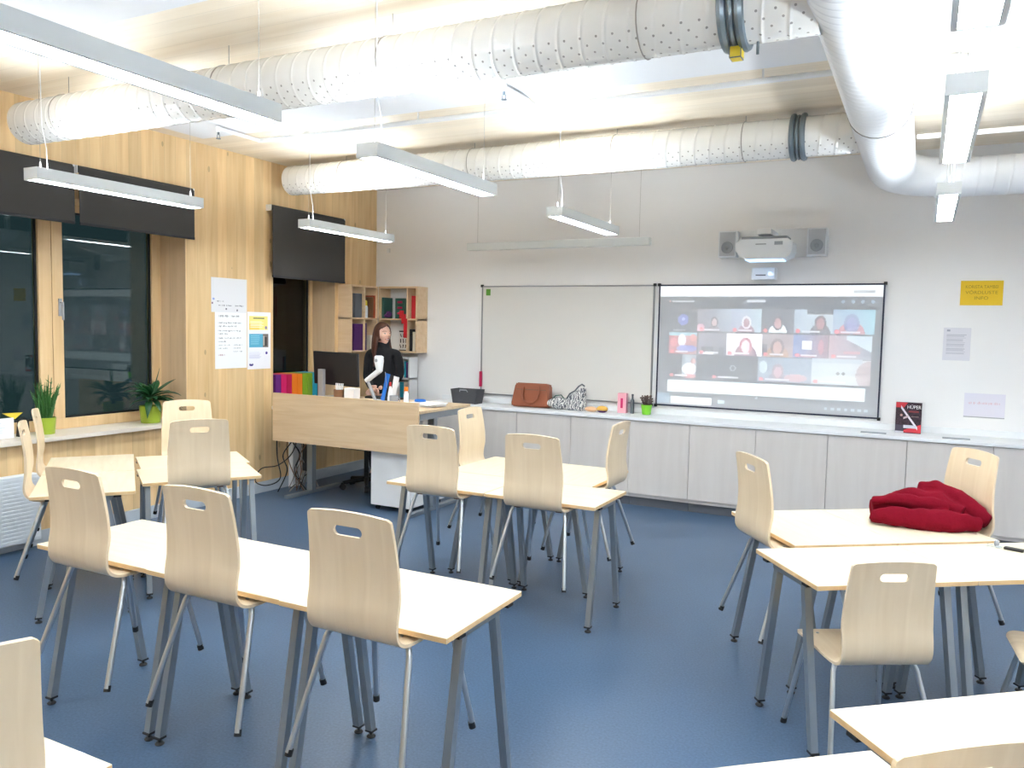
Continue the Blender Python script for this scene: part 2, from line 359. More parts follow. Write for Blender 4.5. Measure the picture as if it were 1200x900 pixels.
# ------------------------------------------------------------------ ducts and pipes
def duct_mesh(axis, a0, a1, c, r, pitch=.11, ridge=.0025, n=48, cap0=True, cap1=False, step=None):
    """spiral duct along axis 0 or 1; c = the other two coordinates (other, z)"""
    L = abs(a1-a0); sg = 1 if a1 > a0 else -1; vs, fs, uv = [], [], []
    ss = [0]; t = pitch*.5
    while t < L-pitch*.5:
        ss += [t-.016, t-.006, t-.0025, t+.0025, t+.006, t+.016]; t += pitch
    ss.append(L)
    hel = pitch*.0
    rows = len(ss)
    for i, s in enumerate(ss):
        rr = r + (ridge if i % 6 in (3, 4) and 0 < i < rows-1 else 0)
        for k in range(n):
            th = k*2*PI/n; off = 0 if i in (0, rows-1) else pitch*(th/(2*PI)-.5)*.9
            p = a0 + sg*min(max(s+off, 0), L)
            o_, z = c[0]+rr*math.sin(th), c[1]+rr*math.cos(th)
            vs.append((p, o_, z) if axis == 0 else (o_, p, z)); uv.append((s+off, th*r))
    for i in range(rows-1):
        for k in range(n):
            if k == n-1: q = (i*n+k, i*n, (i+1)*n, (i+1)*n+k)
            else: q = (i*n+k, i*n+k+1, (i+1)*n+k+1, (i+1)*n+k)
            fs.append(q)
    if cap0: fs.append(tuple(range(n))[::-1])
    if cap1: fs.append(tuple((rows-1)*n+k for k in range(n)))
    me = bpy.data.meshes.new('duct'); me.from_pydata(vs, [], fs); me.update()
    lay = me.uv_layers.new(name='UVMap')
    for p in me.polygons:
        for li in p.loop_indices:
            vi = me.loops[li].vertex_index; u_, v_ = uv[vi]
            if vi % n == 0 and p.loop_total == 4 and any(me.loops[l].vertex_index % n == n-1 for l in p.loop_indices): v_ = 2*PI*r
            lay.data[li].uv = (u_, v_)
    b = bmesh.new(); b.from_mesh(me); bmesh.ops.recalc_face_normals(b, faces=b.faces); b.to_mesh(me); b.free()
    return me
def hanger(parent, axis, p, c, r, nm='suspension_strap'):
    b = new_bm()
    ring = []
    for k in range(25):
        th = k*2*PI/24; o_, z = c[0]+(r+.003)*math.sin(th), c[1]+(r+.003)*math.cos(th)
        ring.append((p, o_, z) if axis == 0 else (o_, p, z))
    add_tube(b, ring, .003, 6)
    top = (p, c[0], c[1]+r) if axis == 0 else (c[0], p, c[1]+r)
    add_tube(b, [top, (top[0], top[1], ZC-.001)], .0022, 6)
    return obj(nm, b, 'wire', parent, 40)
def clamp(parent, p, c, r, lever=False):
    b = new_bm()
    for dx, rr in ((-.035, .02), (0, .012), (.035, .02)):
        prof = []
        pts = [(p+dx, c[0]+(r+rr*.4)*math.sin(k*2*PI/32), c[1]+(r+rr*.4)*math.cos(k*2*PI/32)) for k in range(33)]
        add_tube(b, pts, rr, 8, caps=False)
    if lever: add_box(b, p-.02, p+.03, c[0]-.03, c[0]+.03, c[1]-r-.06, c[1]-r-.01, 1, bev=.004)
    if lever: add_tube(b, [(p+.09, c[0], c[1]-r-.05), (p+.09, c[0], c[1]-r+.02)], .006, 8, 0)
    return obj('duct_clamp', b, ['galv', 'yellow'], parent, 40)
D1 = ((-4.35, 3.03), .14); D2 = ((-1.68, 3.10), .14); DY = ((5.55, 3.02), .172)
t = thing('ventilation_duct', 'long white perforated ventilation duct nearest the camera, running below the ceiling', 'duct', (0, 0, 0), 0, 'white ventilation ducts')
link('duct_tube', duct_mesh(0, .30, 5.42, *D1), 'duct', t, 50)
for x in (.75, 2.2, 3.35, 4.7): hanger(t, 0, x, *D1)
clamp(t, 5.09, *D1, True)
t = thing('ventilation_duct', 'white perforated ventilation duct above the whiteboards, along the front wall', 'duct', (0, 0, 0), 0, 'white ventilation ducts')
link('duct_tube', duct_mesh(0, .22, 5.42, *D2), 'duct', t, 50)
for x in (.9, 2.3, 3.6, 4.6): hanger(t, 0, x, *D2)
clamp(t, 4.98, *D2)
# main trunk duct along the room, with an elbow into the right-hand branch
t = thing('trunk_duct', 'thick white main air duct running lengthwise towards the front wall and turning right', 'duct')
r = DY[1]; cx, cz = DY[0]
me = duct_mesh(1, -10.1, -.80, DY[0], r, pitch=.075, ridge=.0022, n=64)
link('duct_tube', me, 'duct2', t, 50)
b = new_bm()      # elbow, then a straight run to the right
path = [(cx, -.805, cz)]; rad = .34; rs = [r+.004]
for k in range(13):
    a = k*PI/2/12; path.append((cx+rad*(1-math.cos(a)), -.80+rad*math.sin(a), cz-.05*(k/12))); rs.append(r-.02*(k/12))
path[-1] = (cx+rad, -.46, cz-.05)
add_tube(b, path, r, 40, rs=rs)
obj('duct_elbow', b, 'duct2', t, 50)
me = duct_mesh(0, 5.86, 7.0, ((-.46), cz-.06), .152, pitch=.11, ridge=.002)
link('branch_tube', me, 'duct2', t, 50)
b = new_bm(); add_tube(b, [(7.0, -.46, cz-.06), (7.2, -.5, cz-.07), (7.36, -.6, cz-.12), (7.45, -.75, cz-.2), (7.47, -.9, cz-.22)], .152, 32); obj('branch_bend', b, 'duct2', t, 50)
for y in (-2.6, -5.0): hanger(t, 1, y, DY[0], DY[1])
# sprinkler pipes
def pipe(label, x0, x1, y, z, branches, r=.018):
    t = thing('sprinkler_pipe', label, 'pipe', group='white sprinkler pipes')
    b = new_bm(); add_tube(b, [(x0, y, z), (x1, y, z)], r, 14); obj('pipe_run', b, 'white_metal', t, 50)
    for bx, by in branches:
        b = new_bm(); add_tube(b, [(bx, y, z), (bx, by, z)], r*.85, 12); add_tube(b, [(bx, by, z+.015), (bx, by, z-.03)], r*1.1, 12); br = obj('branch_pipe', b, 'white_metal', t, 50)
        b = new_bm(); add_tube(b, [(bx, by, z-.03), (bx, by, z-.05)], .009, 10); add_lathe(b, [(.006, -.085), (.018, -.083), (.018, -.078), (.006, -.076)], (bx, by, z), 14)
        for sx in (-.012, .012): add_tube(b, [(bx+sx, by, z-.05), (bx+sx, by, z-.078)], .0025, 6)
        obj('sprinkler_head', b, 'galv', br, 50)
    b = new_bm()
    x = x0+.35
    while x < x1:
        add_tube(b, [(x, y, z), (x, y, ZC)], .006, 8); x += 1.25
    obj('pipe_hangers', b, 'white_metal', t)
    return t
pipe('thin white sprinkler pipe crossing the ceiling between the two perforated ducts', 0.80, 8.5, -2.705, 3.222, ((0.815, -3.15), (3.40, -3.22), (6.05, -3.6)))
pipe('thin white sprinkler pipe nearer the front wall, right of the main duct', 5.73, 8.5, -1.30, 3.12, ((6.02, -1.75),))

# ------------------------------------------------------------------ pendant lamps
def make_lamp(L=1.2):
    t = thing('pendant_lamp', '', 'lamp', group='white linear pendant lamps')
    wd, h = .0625, .07
    b = new_bm()
    add_box(b, -wd, -wd+.016, -L/2, L/2, 0, h); add_box(b, wd-.016, wd, -L/2, L/2, 0, h)
    add_box(b, -wd+.016, wd-.016, -L/2, -L/2+.012, 0, h); add_box(b, -wd+.016, wd-.016, L/2-.012, L/2, 0, h)
    add_box(b, -wd+.016, wd-.016, -L/2+.012, L/2-.012, .03, .045)
    obj('housing', b, 'lamp_metal', t)
    b = new_bm(); add_box(b, -wd+.0165, wd-.0165, -L/2+.0125, L/2-.0125, .004, .012); obj('diffuser', b, 'glow', t)
    b = new_bm(); add_box(b, -wd+.02, wd-.02, -L/2+.02, L/2-.02, .050, .056); obj('upper_diffuser', b, 'glow_up', t)
    for s in (-1, 1):
        b = new_bm(); y = s*(L/2-.06)
        add_tube(b, [(0, y, h-.02), (0, y, ZC-2.5)], .0011, 6); add_tube(b, [(0, y, h-.025), (0, y, h+.04)], .005, 8)
        obj('suspension_wire', b, 'wire', t)
    b = new_bm(); add_tube(b, [(.02, -L/2+.09, h-.02), (.022, -L/2+.085, h+.12), (.005, -L/2+.07, h+.25), (.004, -L/2+.065, ZC-2.5)], .003, 6)
    add_lathe(b, [(.04, ZC-2.5-.03), (.04, ZC-2.5)], (0, -L/2+.06, 0), 16); obj('power_cable', b, 'white_metal', t)
    return t
lamp0 = make_lamp()
lamps = [
 (1.20, -4.30, 'pendant lamp hanging in front of the dark roller blind of the large window'),
 (1.20, -2.00, 'pendant lamp hanging in front of the narrow window blind near the front corner'),
 (3.43, -4.06, 'pendant lamp hanging at the middle of the room below the long ducts'),
 (3.45, -1.92, 'small looking pendant lamp in front of the white front wall above the whiteboard'),
 (3.46, -5.93, 'largest pendant lamp, at the upper left edge of the photo'),
 (5.93, -4.12, 'pendant lamp right of the main duct with its glowing underside seen lengthwise'),
 (5.93, -2.00, 'farthest pendant lamp right of the main duct, near the front wall'),
 (5.93, -5.95, 'pendant lamp cut off by the top edge of the photo at the right'),
]
hidden = [(1.2, -6.5), (1.2, -8.6), (3.46, -8.0), (5.93, -8.1), (8.0, -4.1), (8.0, -7.0)]
for i, (x, y, lab) in enumerate(lamps):
    if i == 0: lamp0.location = (x, y, 2.5); lamp0['label'] = 'white ' + lab
    else: dup(lamp0, (x, y, 2.5), 0, 'white ' + lab)
for x, y in hidden: dup(lamp0, (x, y, 2.5), 0, 'white linear pendant lamp behind the camera or outside the frame', 'pendant lamps outside the frame')
t = thing('board_lamp', 'long slim unlit white lamp hanging just above the left whiteboard', 'lamp', (2.52, -.45, 2.5))
b = new_bm(); add_box(b, -.99, .99, -.04, .04, 0, .075, bev=.006); obj('housing', b, 'lamp_metal', t)
for s in (-.88, .88):
    b = new_bm(); add_tube(b, [(s, 0, .07), (s, 0, ZC-2.5)], .0011, 6); obj('suspension_wire', b, 'wire', t)

# ------------------------------------------------------------------ blinds
def blind(name_lab, y0, y1, z0, z1):
    t = thing('roller_blind', name_lab, 'blind', (0.03, (y0+y1)/2, z1), 0, 'charcoal roller blinds')
    h = z1-z0; wdt = (y1-y0)/2
    b = new_bm(); add_box(b, .045, .05, -wdt, wdt, -h, -.02); obj('blind_fabric', b, 'blind', t)
    b = new_bm(); add_tube(b, [(.022, -wdt+.005, -.025), (.022, wdt-.005, -.025)], .026, 18); obj('roller_tube', b, 'blind', t, 40)
    b = new_bm(); add_box(b, .04, .055, -wdt, wdt, -h-.018, -h+.004, bev=.003); obj('bottom_bar', b, 'dark', t)
    for s in (-1, 1):
        b = new_bm(); add_box(b, -.03, .04, s*wdt-.004+s*.008, s*wdt+.004+s*.008, -.06, .0, bev=.002); obj('bracket', b, 'white_metal', t)
blind('leftmost charcoal roller blind, its outer half cut off by the photo edge', -5.3, -3.865, 2.435, 2.865)
blind('wide charcoal roller blind half lowered over the right pane of the large window', -3.825, -2.745, 2.435, 2.865)
blind('charcoal roller blind over the narrow window beside the bookshelf', -1.79, -.68, 2.17, 2.865)

# ------------------------------------------------------------------ radiator
t = thing('radiator', 'white ribbed panel radiator under the large window at the left edge', 'radiator', (0.02, -4.2, 0))
b = new_bm(); add_box(b, .02, .10, -1.2, 0, .07, .565, bev=.006)
obj('panel', b, 'rad', t)
b = new_bm()
for k in range(17): add_box(b, .1, .1035, -1.19, -.01, .085+k*.0275, .085+k*.0275+.02, bev=.0012)
obj('ribbed_front', b, 'rad', t)
b = new_bm(); add_box(b, 0, .02, -1.0, -.96, .1, .5); add_box(b, 0, .02, -.25, -.21, .1, .5); obj('wall_bracket', b, 'rad', t)

# ------------------------------------------------------------------ whiteboards and projected image
def board(lab, x0, x1, z0=.955, z1=2.155, fr='alu', fw_=.014):
    t = thing('whiteboard', lab, 'whiteboard', (x0, -.002, z0), 0, 'wall-mounted whiteboards')
    W, H = x1-x0, z1-z0
    b = new_bm(); add_box(b, fw_*.5, W-fw_*.5, -.018, 0, fw_*.5, H-fw_*.5); obj('writing_surface', b, 'board', t)
    b = new_bm()
    for q in ((0, W, 0, fw_), (0, W, H-fw_, H), (0, fw_, fw_, H-fw_), (W-fw_, W, fw_, H-fw_)): add_box(b, q[0], q[1], -.024, 0, q[2], q[3], bev=.002)
    obj('frame', b, fr, t)
    b = new_bm()
    for x in (0, W):
        for z in (0, H): add_box(b, x-.014, x+.014, -.028, 0, z-.014, z+.014, bev=.004)
    obj('corner_caps', b, 'black', t)
    return t, W, H
t, W, H = board('plain empty whiteboard left of the projected picture', 1.462, 3.435)
t, W, H = board('whiteboard carrying the projected video call, right of the empty board', 3.481, 5.522, fr='navy')
bpy.data.objects[t.name]
rng = np.random.RandomState(5)
def screen_img(us, vs):
    nx, ny = len(us), len(vs); U, V = np.meshgrid(us, 1-vs)     # V from top
    img = np.zeros((ny, nx, 3)); img[:] = (28, 30, 34)
    def rect(u0, u1, v0, v1, c): m = (U >= u0) & (U < u1) & (V >= v0) & (V < v1); img[m] = c
    def ell(u, v, a, b, c, clip=None):
        m = ((U-u)/a)**2 + ((V-v)/b)**2 < 1
        if clip: m &= (U >= clip[0]) & (U < clip[1]) & (V >= clip[2]) & (V < clip[3])
        img[m] = c
    rect(0, 1, 0, .088, (236, 246, 250)); rect(.88, .97, .04, .06, (170, 180, 186))
    rect(.06, .17, .118, .134, (205, 212, 216)); ell(.05, .127, .006, .010, (255, 150, 130)); rect(.42, .505, .115, .13, (210, 216, 220))
    for u in (.84, .88, .92, .96): ell(u, .126, .008, .012, (150, 190, 215))
    def grad(u0, u1, v0, v1, c0, c1):
        m = (U >= u0) & (U < u1) & (V >= v0) & (V < v1); k = ((U-u0)/(u1-u0))[m][:, None]; img[m] = np.array(c0)*(1-k)+np.array(c1)*k
    def personb(t, cu, hs, skin, cloth, hair):
        u0, u1, v0, v1 = t; w_ = u1-u0; h_ = v1-v0; c = u0+w_*cu
        ell(c, v1+.01, .035*hs, .07*hs, cloth, t); ell(c, v1-h_*.42, .020*hs, .048*hs, hair, t); ell(c, v1-h_*.40, .013*hs, .034*hs, skin, t)
    def name(t, red=True):
        u0, u1, v0, v1 = t
        if red: ell(u0+.018, v1-.018, .010, .016, (255, 70, 80))
        rect(u0+.035, u0+.035+.45*(u1-u0), v1-.022, v1-.010, (215, 215, 220))
    r1 = (.185, .375)
    T = [(.05, .19, *r1), (.19, .35, *r1), (.35, .49, *r1), (.49, .635, *r1), (.635, .80, *r1), (.80, .975, *r1)]
    ell(.118, .28, .026, .046, (70, 84, 200)); ell(.118, .275, .008, .014, (190, 200, 255))
    grad(*T[1], (120, 112, 122), (150, 168, 186)); personb(T[1], .5, .9, (220, 180, 180), (130, 96, 110), (60, 44, 48)); ell(.205, .35, .02, .04, (220, 150, 170), T[1])
    grad(*T[2], (150, 160, 190), (170, 200, 210)); personb(T[2], .5, 1.1, (180, 120, 130), (150, 60, 100), (225, 225, 235))
    grad(*T[3], (70, 74, 82), (90, 92, 100)); personb(T[3], .5, 1.2, (205, 140, 140), (226, 244, 250), (50, 40, 50))
    grad(*T[4], (150, 176, 196), (186, 206, 214)); rect(.69, .80, .185, .225, (40, 44, 52)); personb(T[4], .68, 1.3, (170, 80, 90), (70, 60, 80), (60, 36, 44))
    grad(*T[5], (140, 170, 200), (110, 190, 210)); personb(T[5], .45, 1.6, (120, 120, 190), (200, 70, 84), (90, 110, 170))
    r2_ = (.385, .565)
    T2 = [(.05, .19, *r2_), (.195, .33, *r2_), (.33, .495, *r2_), (.495, .635, *r2_), (.635, .785, *r2_), (.79, .965, *r2_)]
    grad(*T2[0], (190, 80, 80), (200, 120, 110)); rect(.05, .19, .385, .41, (130, 200, 215)); ell(.115, .45, .02, .05, (225, 215, 225), T2[0]); ell(.14, .52, .05, .03, (110, 120, 210), T2[0]); ell(.17, .43, .015, .03, (235, 130, 110), T2[0]); ell(.075, .47, .018, .035, (235, 110, 110), T2[0])
    grad(*T2[1], (140, 132, 146), (110, 108, 118)); rect(.21, .27, .50, .55, (44, 46, 54)); rect(.20, .27, .545, .56, (230, 240, 246)); rect(.295, .32, .50, .565, (60, 60, 68))
    grad(*T2[2], (226, 226, 232), (236, 232, 236)); personb(T2[2], .55, 1.5, (240, 214, 220), (150, 90, 110), (205, 96, 120))
    grad(*T2[3], (150, 136, 140), (170, 140, 140)); personb(T2[3], .5, 1.5, (200, 140, 120), (190, 130, 70), (100, 60, 60)); rect(.495, .52, .47, .56, (50, 50, 66))
    grad(*T2[4], (90, 124, 196), (150, 90, 110)); rect(.675, .715, .435, .50, (244, 248, 250)); rect(.645, .73, .54, .56, (200, 60, 80)); ell(.755, .48, .012, .06, (196, 90, 110), T2[4])
    grad(*T2[5], (190, 150, 160), (110, 120, 140)); m = (U > .86) & (U < .965) & (V > .385) & (V-.385 < (U-.86)*.9+.03); img[m] = (190, 214, 226); rect(.85, .92, .51, .53, (210, 110, 120))
    r3 = (.575, .765)
    T3 = [(.05, .19, *r3), (.195, .475, *r3), (.48, .72, *r3), (.72, .965, *r3)]
    rect(.12, .19, .575, .76, (140, 160, 172)); ell(.155, .69, .035, .05, (226, 230, 236), T3[0]); ell(.175, .625, .012, .025, (200, 110, 100), T3[0]); ell(.16, .75, .03, .02, (210, 80, 80), T3[0])
    ell(.365, .67, .015, .026, (190, 196, 200)); ell(.365, .67, .008, .014, (40, 42, 46))
    grad(*T3[2], (110, 140, 164), (140, 160, 180)); personb(T3[2], .38, 1.3, (205, 150, 160), (120, 120, 140), (150, 110, 120)); ell(.505, .65, .018, .05, (190, 214, 220), T3[2]); ell(.65, .73, .05, .03, (205, 150, 156), T3[2])
    grad(*T3[3], (196, 212, 214), (206, 214, 216)); ell(.96, .69, .055, .11, (176, 150, 150), T3[3]); ell(.83, .68, .008, .012, (50, 60, 60)); ell(.855, .68, .008, .012, (50, 60, 60)); rect(.72, .93, .57, .60, (180, 200, 208))
    for t_ in T[1:] + T2 + [T3[0], T3[2], T3[3]]: name(t_)
    name((.26, .475, *r3)); rect(.07, .13, .36, .37, (150, 150, 155))
    rect(.05, .945, .785, .885, (225, 246, 250)); rect(0, 1, .925, 1, (48, 54, 58))
    rect(.0, .06, .90, .99, (90, 130, 160)); rect(.07, .27, .925, .985, (236, 250, 252)); rect(.30, .33, .94, .965, (200, 230, 240)); ell(.48, .905, .006, .01, (200, 214, 220))
    for u in np.arange(.78, .97, .028): rect(u, u+.014, .945, .965, (180, 205, 215))
    g = img.mean(2, keepdims=True)
    return np.where(g > 216, img, np.clip((img*.85+g*.15)*.96, 0, 255))
M_['proj'] = attr_mat('projected_picture', .5, SCREEN_E, srgb(184, 186, 190))
o = raster('projected_picture', W-.03, H-.03, 260, 150, screen_img, 'proj', t, .001); o.location = (.015, -.0195, .015)
tag(o, None or 'projected video call grid', 'x'); del o['category']
# small marks on the empty board
b = new_bm(); add_box(b, 0, .055, -.0015, 0, 0, .07); o = obj('sticky_note', b, 'green'); o.location = (1.515, -.0215, 2.05); tag(o, 'small green note in the top left corner of the empty whiteboard', 'note')
b = new_bm(); add_box(b, 0, .026, -.03, 0, 0, .17, bev=.006); o = obj('board_marker', b, 'crimson'); o.location = (1.462, -.027, 1.04); tag(o, 'red marker fixed upright at the lower left edge of the empty whiteboard', 'marker')
b = new_bm(); add_box(b, 0, .04, -.012, 0, 0, .055, bev=.003); o = obj('wall_sensor', b, 'white_pl'); o.location = (.16, 0, 2.55); tag(o, 'small white thermostat box high on the front wall above the bookshelf', 'sensor')

# ------------------------------------------------------------------ projector and loudspeakers
t = thing('projector', 'white short-throw projector on a wall arm above the projected picture', 'projector', (4.5, 0, 2.3))
b = new_bm(); add_box(b, -.36, .44, -.03, 0, .10, .36, bev=.004); obj('wall_plate', b, 'white_metal', t)
b = new_bm(); add_box(b, -.02, .10, -.42, -.03, .27, .32, bev=.004); obj('arm', b, 'white_metal', t)
b = new_bm(); add_prism(b, [(-.30, .0), (-.27, -.05), (-.2, -.075), (.10, -.075), (.16, -.05), (.18, 0), (.18, .07), (.14, .10), (-.26, .10), (-.30, .07)], 1, -.47, -.20); obj('housing', b, 'white_pl', t).location = (.11, 0, .125)
b = new_bm(); add_box(b, -.02, .07, -.475, -.471, .175, .183); add_box(b, .14, .21, -.475, -.471, .17, .20); add_box(b, -.15, .24, -.44, -.22, .227, .25, bev=.003); obj('vent_grille', b, 'grey_pl', t)
b = new_bm(); add_box(b, -.11, .21, -.46, -.24, .04, .049); g_ = obj('lens_window', b, 'blue_led', t)
t = thing('touch_sensor_unit', 'small white sensor box on the wall directly under the projector', 'sensor', (4.50, 0, 2.19))
b = new_bm(); add_box(b, -.11, .10, -.14, 0, 0, .11, bev=.008); obj('housing', b, 'white_pl', t)
b = new_bm(); add_box(b, -.07, .02, -.143, -.1395, .035, .045); obj('slot', b, 'slate', t)
b = new_bm(); add_tube(b, [(.06, -.138, .05), (.06, -.146, .05)], .018, 16); obj('lens', b, 'blue_led', t)
sp0 = thing('loudspeaker', 'square grey loudspeaker left of the projector', 'speaker', (4.16, 0, 2.40), 0, 'loudspeakers beside the projector')
b = new_bm(); add_box(b, -.085, .085, -.14, 0, 0, .245, bev=.006); obj('cabinet', b, 'white_pl', sp0)
b = new_bm(); add_box(b, -.072, .072, -.146, -.141, .012, .233, bev=.002); g = obj('grille', b, 'grille', sp0)
b = new_bm(); add_lathe(b, [(.055, 0), (.05, .004), (.02, .002), (.016, .006), (.004, .008)], (0, 0, 0), 24); c = obj('cone', b, 'grey_pl', g, 40); c.location = (0, -.146, .09); c.rotation_euler = (R(90), 0, 0)
dup(sp0, (4.95, 0, 2.40), 0, 'square grey loudspeaker right of the projector')

# ------------------------------------------------------------------ papers on walls
M_['print'] = attr_mat('printed_paper', .75)
def paper_fn(bg, items, seed=0):
    def f(us, vs):
        U, V = np.meshgrid(us, 1-vs); img = np.zeros((len(vs), len(us), 3)); img[:] = bg
        rg = np.random.RandomState(seed)
        for it in items:
            k = it[0]
            if k == 'rect': m = (U >= it[1]) & (U < it[2]) & (V >= it[3]) & (V < it[4]); img[m] = it[5]
            elif k == 'ell': m = ((U-it[1])/it[3])**2+((V-it[2])/it[4])**2 < 1; img[m] = it[5]
            elif k == 'line':           # handwriting: short strokes word by word
                u0, u1, v, h, c = it[1:6]; u = u0
                while u < u1:
                    wl = rg.uniform(.06, .16); ue = min(u+wl, u1); x = u
                    while x < ue:
                        dv = rg.uniform(-h*.5, h*.5); m = (U >= x) & (U < x+.014) & (abs(V-v-dv*.4) < h*rg.uniform(.35, .9)); img[m] = c; x += .026
                    u = ue+.035
            elif k == 'print':
                u0, u1, v0, v1, n, c = it[1:7]
                for j in range(n):
                    vv = v0+(v1-v0)*j/n; e = u0+(u1-u0)*rg.uniform(.8, 1); m = (U >= u0) & (U < e) & (V >= vv) & (V < vv+(v1-v0)/n*.5); img[m] = c
        return img
    return f
def sheet(lab, cat, W, H, nx, ny, fn, loc, rz=0, tilt=0, name='poster', group=None):
    o = raster(name, W, H, nx, ny, fn, 'print'); o.location = loc; o.rotation_euler = (0, tilt, rz)
    return tag(o, lab, cat, group)
ink = (96, 98, 110)
RL = R(90)     # facing +x (left wall): local x -> +y
sheet('blank upper flip-chart sheet with a few scribbles along its lower edge on the wooden wall', 'poster', .435, .32, 110, 80,
      paper_fn((226, 226, 230), [('line', .15, .34, .68, .02, ink), ('line', .2, .55, .80, .025, ink), ('line', .66, .92, .80, .025, ink), ('ell', .06, .62, .03, .03, (150, 170, 220)), ('ell', .03, .74, .02, .03, (120, 80, 110)), ('ell', .41, .9, .02, .03, ink), ('ell', .72, .93, .02, .03, ink)], 3),
      (.004, -2.495, 1.79), RL, name='wall_poster', group='sheets on the wooden wall')
sheet('tall handwritten flip-chart sheet below the scribbled one on the wooden wall', 'poster', .39, .53, 100, 136,
      paper_fn((240, 241, 243), [('line', .12, .42, .07, .022, (120, 120, 130)), ('line', .5, .74, .07, .022, (120, 120, 130)), ('line', .1, .82, .19, .013, ink), ('line', .1, .65, .25, .013, ink), ('line', .1, .8, .33, .013, ink), ('line', .1, .4, .385, .013, ink),
                                 ('line', .1, .84, .46, .012, ink), ('line', .1, .32, .52, .012, ink), ('line', .1, .46, .585, .01, (130, 134, 140)), ('line', .57, .85, .585, .01, (130, 134, 140)), ('line', .1, .4, .64, .01, (130, 134, 140)), ('line', .57, .8, .64, .01, (130, 134, 140)), ('line', .57, .85, .70, .01, (130, 134, 140)), ('line', .1, .3, .76, .018, (180, 130, 140))], 4),
      (.0035, -2.452, 1.262), RL, name='wall_poster', group='sheets on the wooden wall')
sheet('printed sheet with a yellow and a blue block beside the narrow window', 'poster', .31, .56, 80, 144,
      paper_fn((240, 240, 246), [('rect', .08, .88, .07, .31, (246, 232, 140)), ('rect', .08, .5, .2, .31, (246, 214, 110)), ('rect', .25, .72, .10, .115, (120, 130, 90)), ('print', .12, .7, .16, .28, 5, (250, 240, 200)), ('ell', .8, .27, .05, .03, (150, 140, 170)),
                                 ('rect', .08, .90, .38, .62, (92, 174, 206)), ('print', .14, .55, .41, .58, 5, (140, 205, 225)), ('rect', .66, .90, .38, .62, (120, 112, 108)), ('rect', .74, .84, .44, .6, (60, 52, 50)), ('rect', .68, .74, .42, .58, (190, 180, 170)),
                                 ('ell', .82, .72, .05, .025, (70, 50, 150)), ('print', .08, .6, .7, .82, 6, (214, 214, 232)), ('ell', .16, .92, .09, .025, (60, 40, 130)), ('rect', .12, .2, .89, .91, (240, 240, 246))], 5),
      (.003, -2.053, 1.243), RL, name='wall_poster', group='sheets on the wooden wall')
# yellow sign
t = thing('wall_sign', 'bright yellow paper sign with three lines of faint text on the front wall', 'sign', (6.10, -.002, 1.966))
b = new_bm(); add_box(b, 0, .31, -.003, 0, 0, .206); obj('sign_sheet', b, 'sign_y' if 'sign_y' in M_ else M_.setdefault('sign_y', mat('sign_yellow', srgb(236, 196, 30), .6, var=.03)), t)
M_['sign_ink'] = mat('sign_ink', srgb(176, 140, 24), .7)
for k, (s, wd) in enumerate((('KORISTA TAMBEI', .235), ('VÕRDLUSTE', .235), ('INFO', .10))):
    text_obj('lettering', s, .038, 'sign_ink', t, (.155, -.0035, .142-k*.047), (R(90), 0, 0), width=wd)
sheet('pale grey printed notice under the yellow sign on the front wall', 'notice', .205, .278, 50, 70, paper_fn((222, 221, 228), [('print', .12, .85, .2, .82, 13, (190, 190, 200)), ('rect', .12, .25, .06, .12, (160, 164, 176))], 6), (5.992, -.003, 1.497), name='notice', group='pale sheets on the front wall')
sheet('pale landscape sheet, lowest of the papers on the front wall', 'notice', .30, .205, 70, 50, paper_fn((228, 225, 236), [('line', .12, .88, .4, .06, (222, 190, 200)), ('rect', 0, 1, .97, 1, (170, 172, 176))], 7), (6.175, -.003, 1.02), name='notice', group='pale sheets on the front wall')

# ------------------------------------------------------------------ low cabinets with counter
CZ = .865
DX = [.98, 1.53, 2.14, 2.745, 3.36, 3.945, 4.545, 5.15, 5.765, 6.38, 6.99, 7.6, 8.2]
cab0 = None
names = ['first low cabinet, at its left end beside the teacher desk', 'low cabinet under the dark basket', 'low cabinet below the brown leather bag', 'low cabinet below the right part of the empty whiteboard',
         'low cabinet below the little lime green pot', 'low cabinet below the left half of the projected picture', 'low cabinet below the right half of the projected picture', 'low cabinet below the right end of the projected picture',
         'low cabinet below the standing dark book', 'low cabinet behind the red jacket and its chair', 'low cabinet at the right edge of the photo', 'low cabinet outside the frame at the right']
for i in range(12):
    x0, x1 = DX[i], DX[i+1]; W = x1-x0
    t = thing('base_cabinet', 'light grey ' + names[i], 'cabinet', (x0, 0, 0), 0, 'row of low grey cabinets')
    b = new_bm(); add_box(b, .002, W-.002, -.425, -.02, .09, CZ-.03); obj('carcass', b, 'cab', t)
    b = new_bm(); add_box(b, .002, W-.002, -.385, -.03, 0, .09); obj('plinth', b, 'slate', t)
    b = new_bm(); add_box(b, .0022, W-.0022, -.447, -.427, .125, CZ-.034, bev=.002); obj('door', b, 'cab', t)
b = new_bm(); add_box(b, .96, 8.22, -.465, -.0, CZ-.028, CZ, bev=.003); o = obj('worktop', b, 'counter'); tag(o, 'long white worktop covering the row of low cabinets', 'worktop')
b = new_bm(); add_box(b, .96, 8.22, -.02, -.001, CZ+.0005, CZ+.055, bev=.003); o = obj('upstand', b, 'counter'); tag(o, 'low white strip between the worktop and the wall', 'strip')
for k, x in enumerate((5.40, 6.02, 6.62)):
    b = new_bm(); add_box(b, x, x+.20, -.37, -.31, CZ, CZ+.006, bev=.002)
    o = obj('vent_grille', b, 'grey_pl'); tag(o, 'narrow grey vent slot in the white worktop, ' + ('left of the standing book', 'right of the standing book', 'at the right edge of the photo')[k], 'vent', 'worktop vent slots')

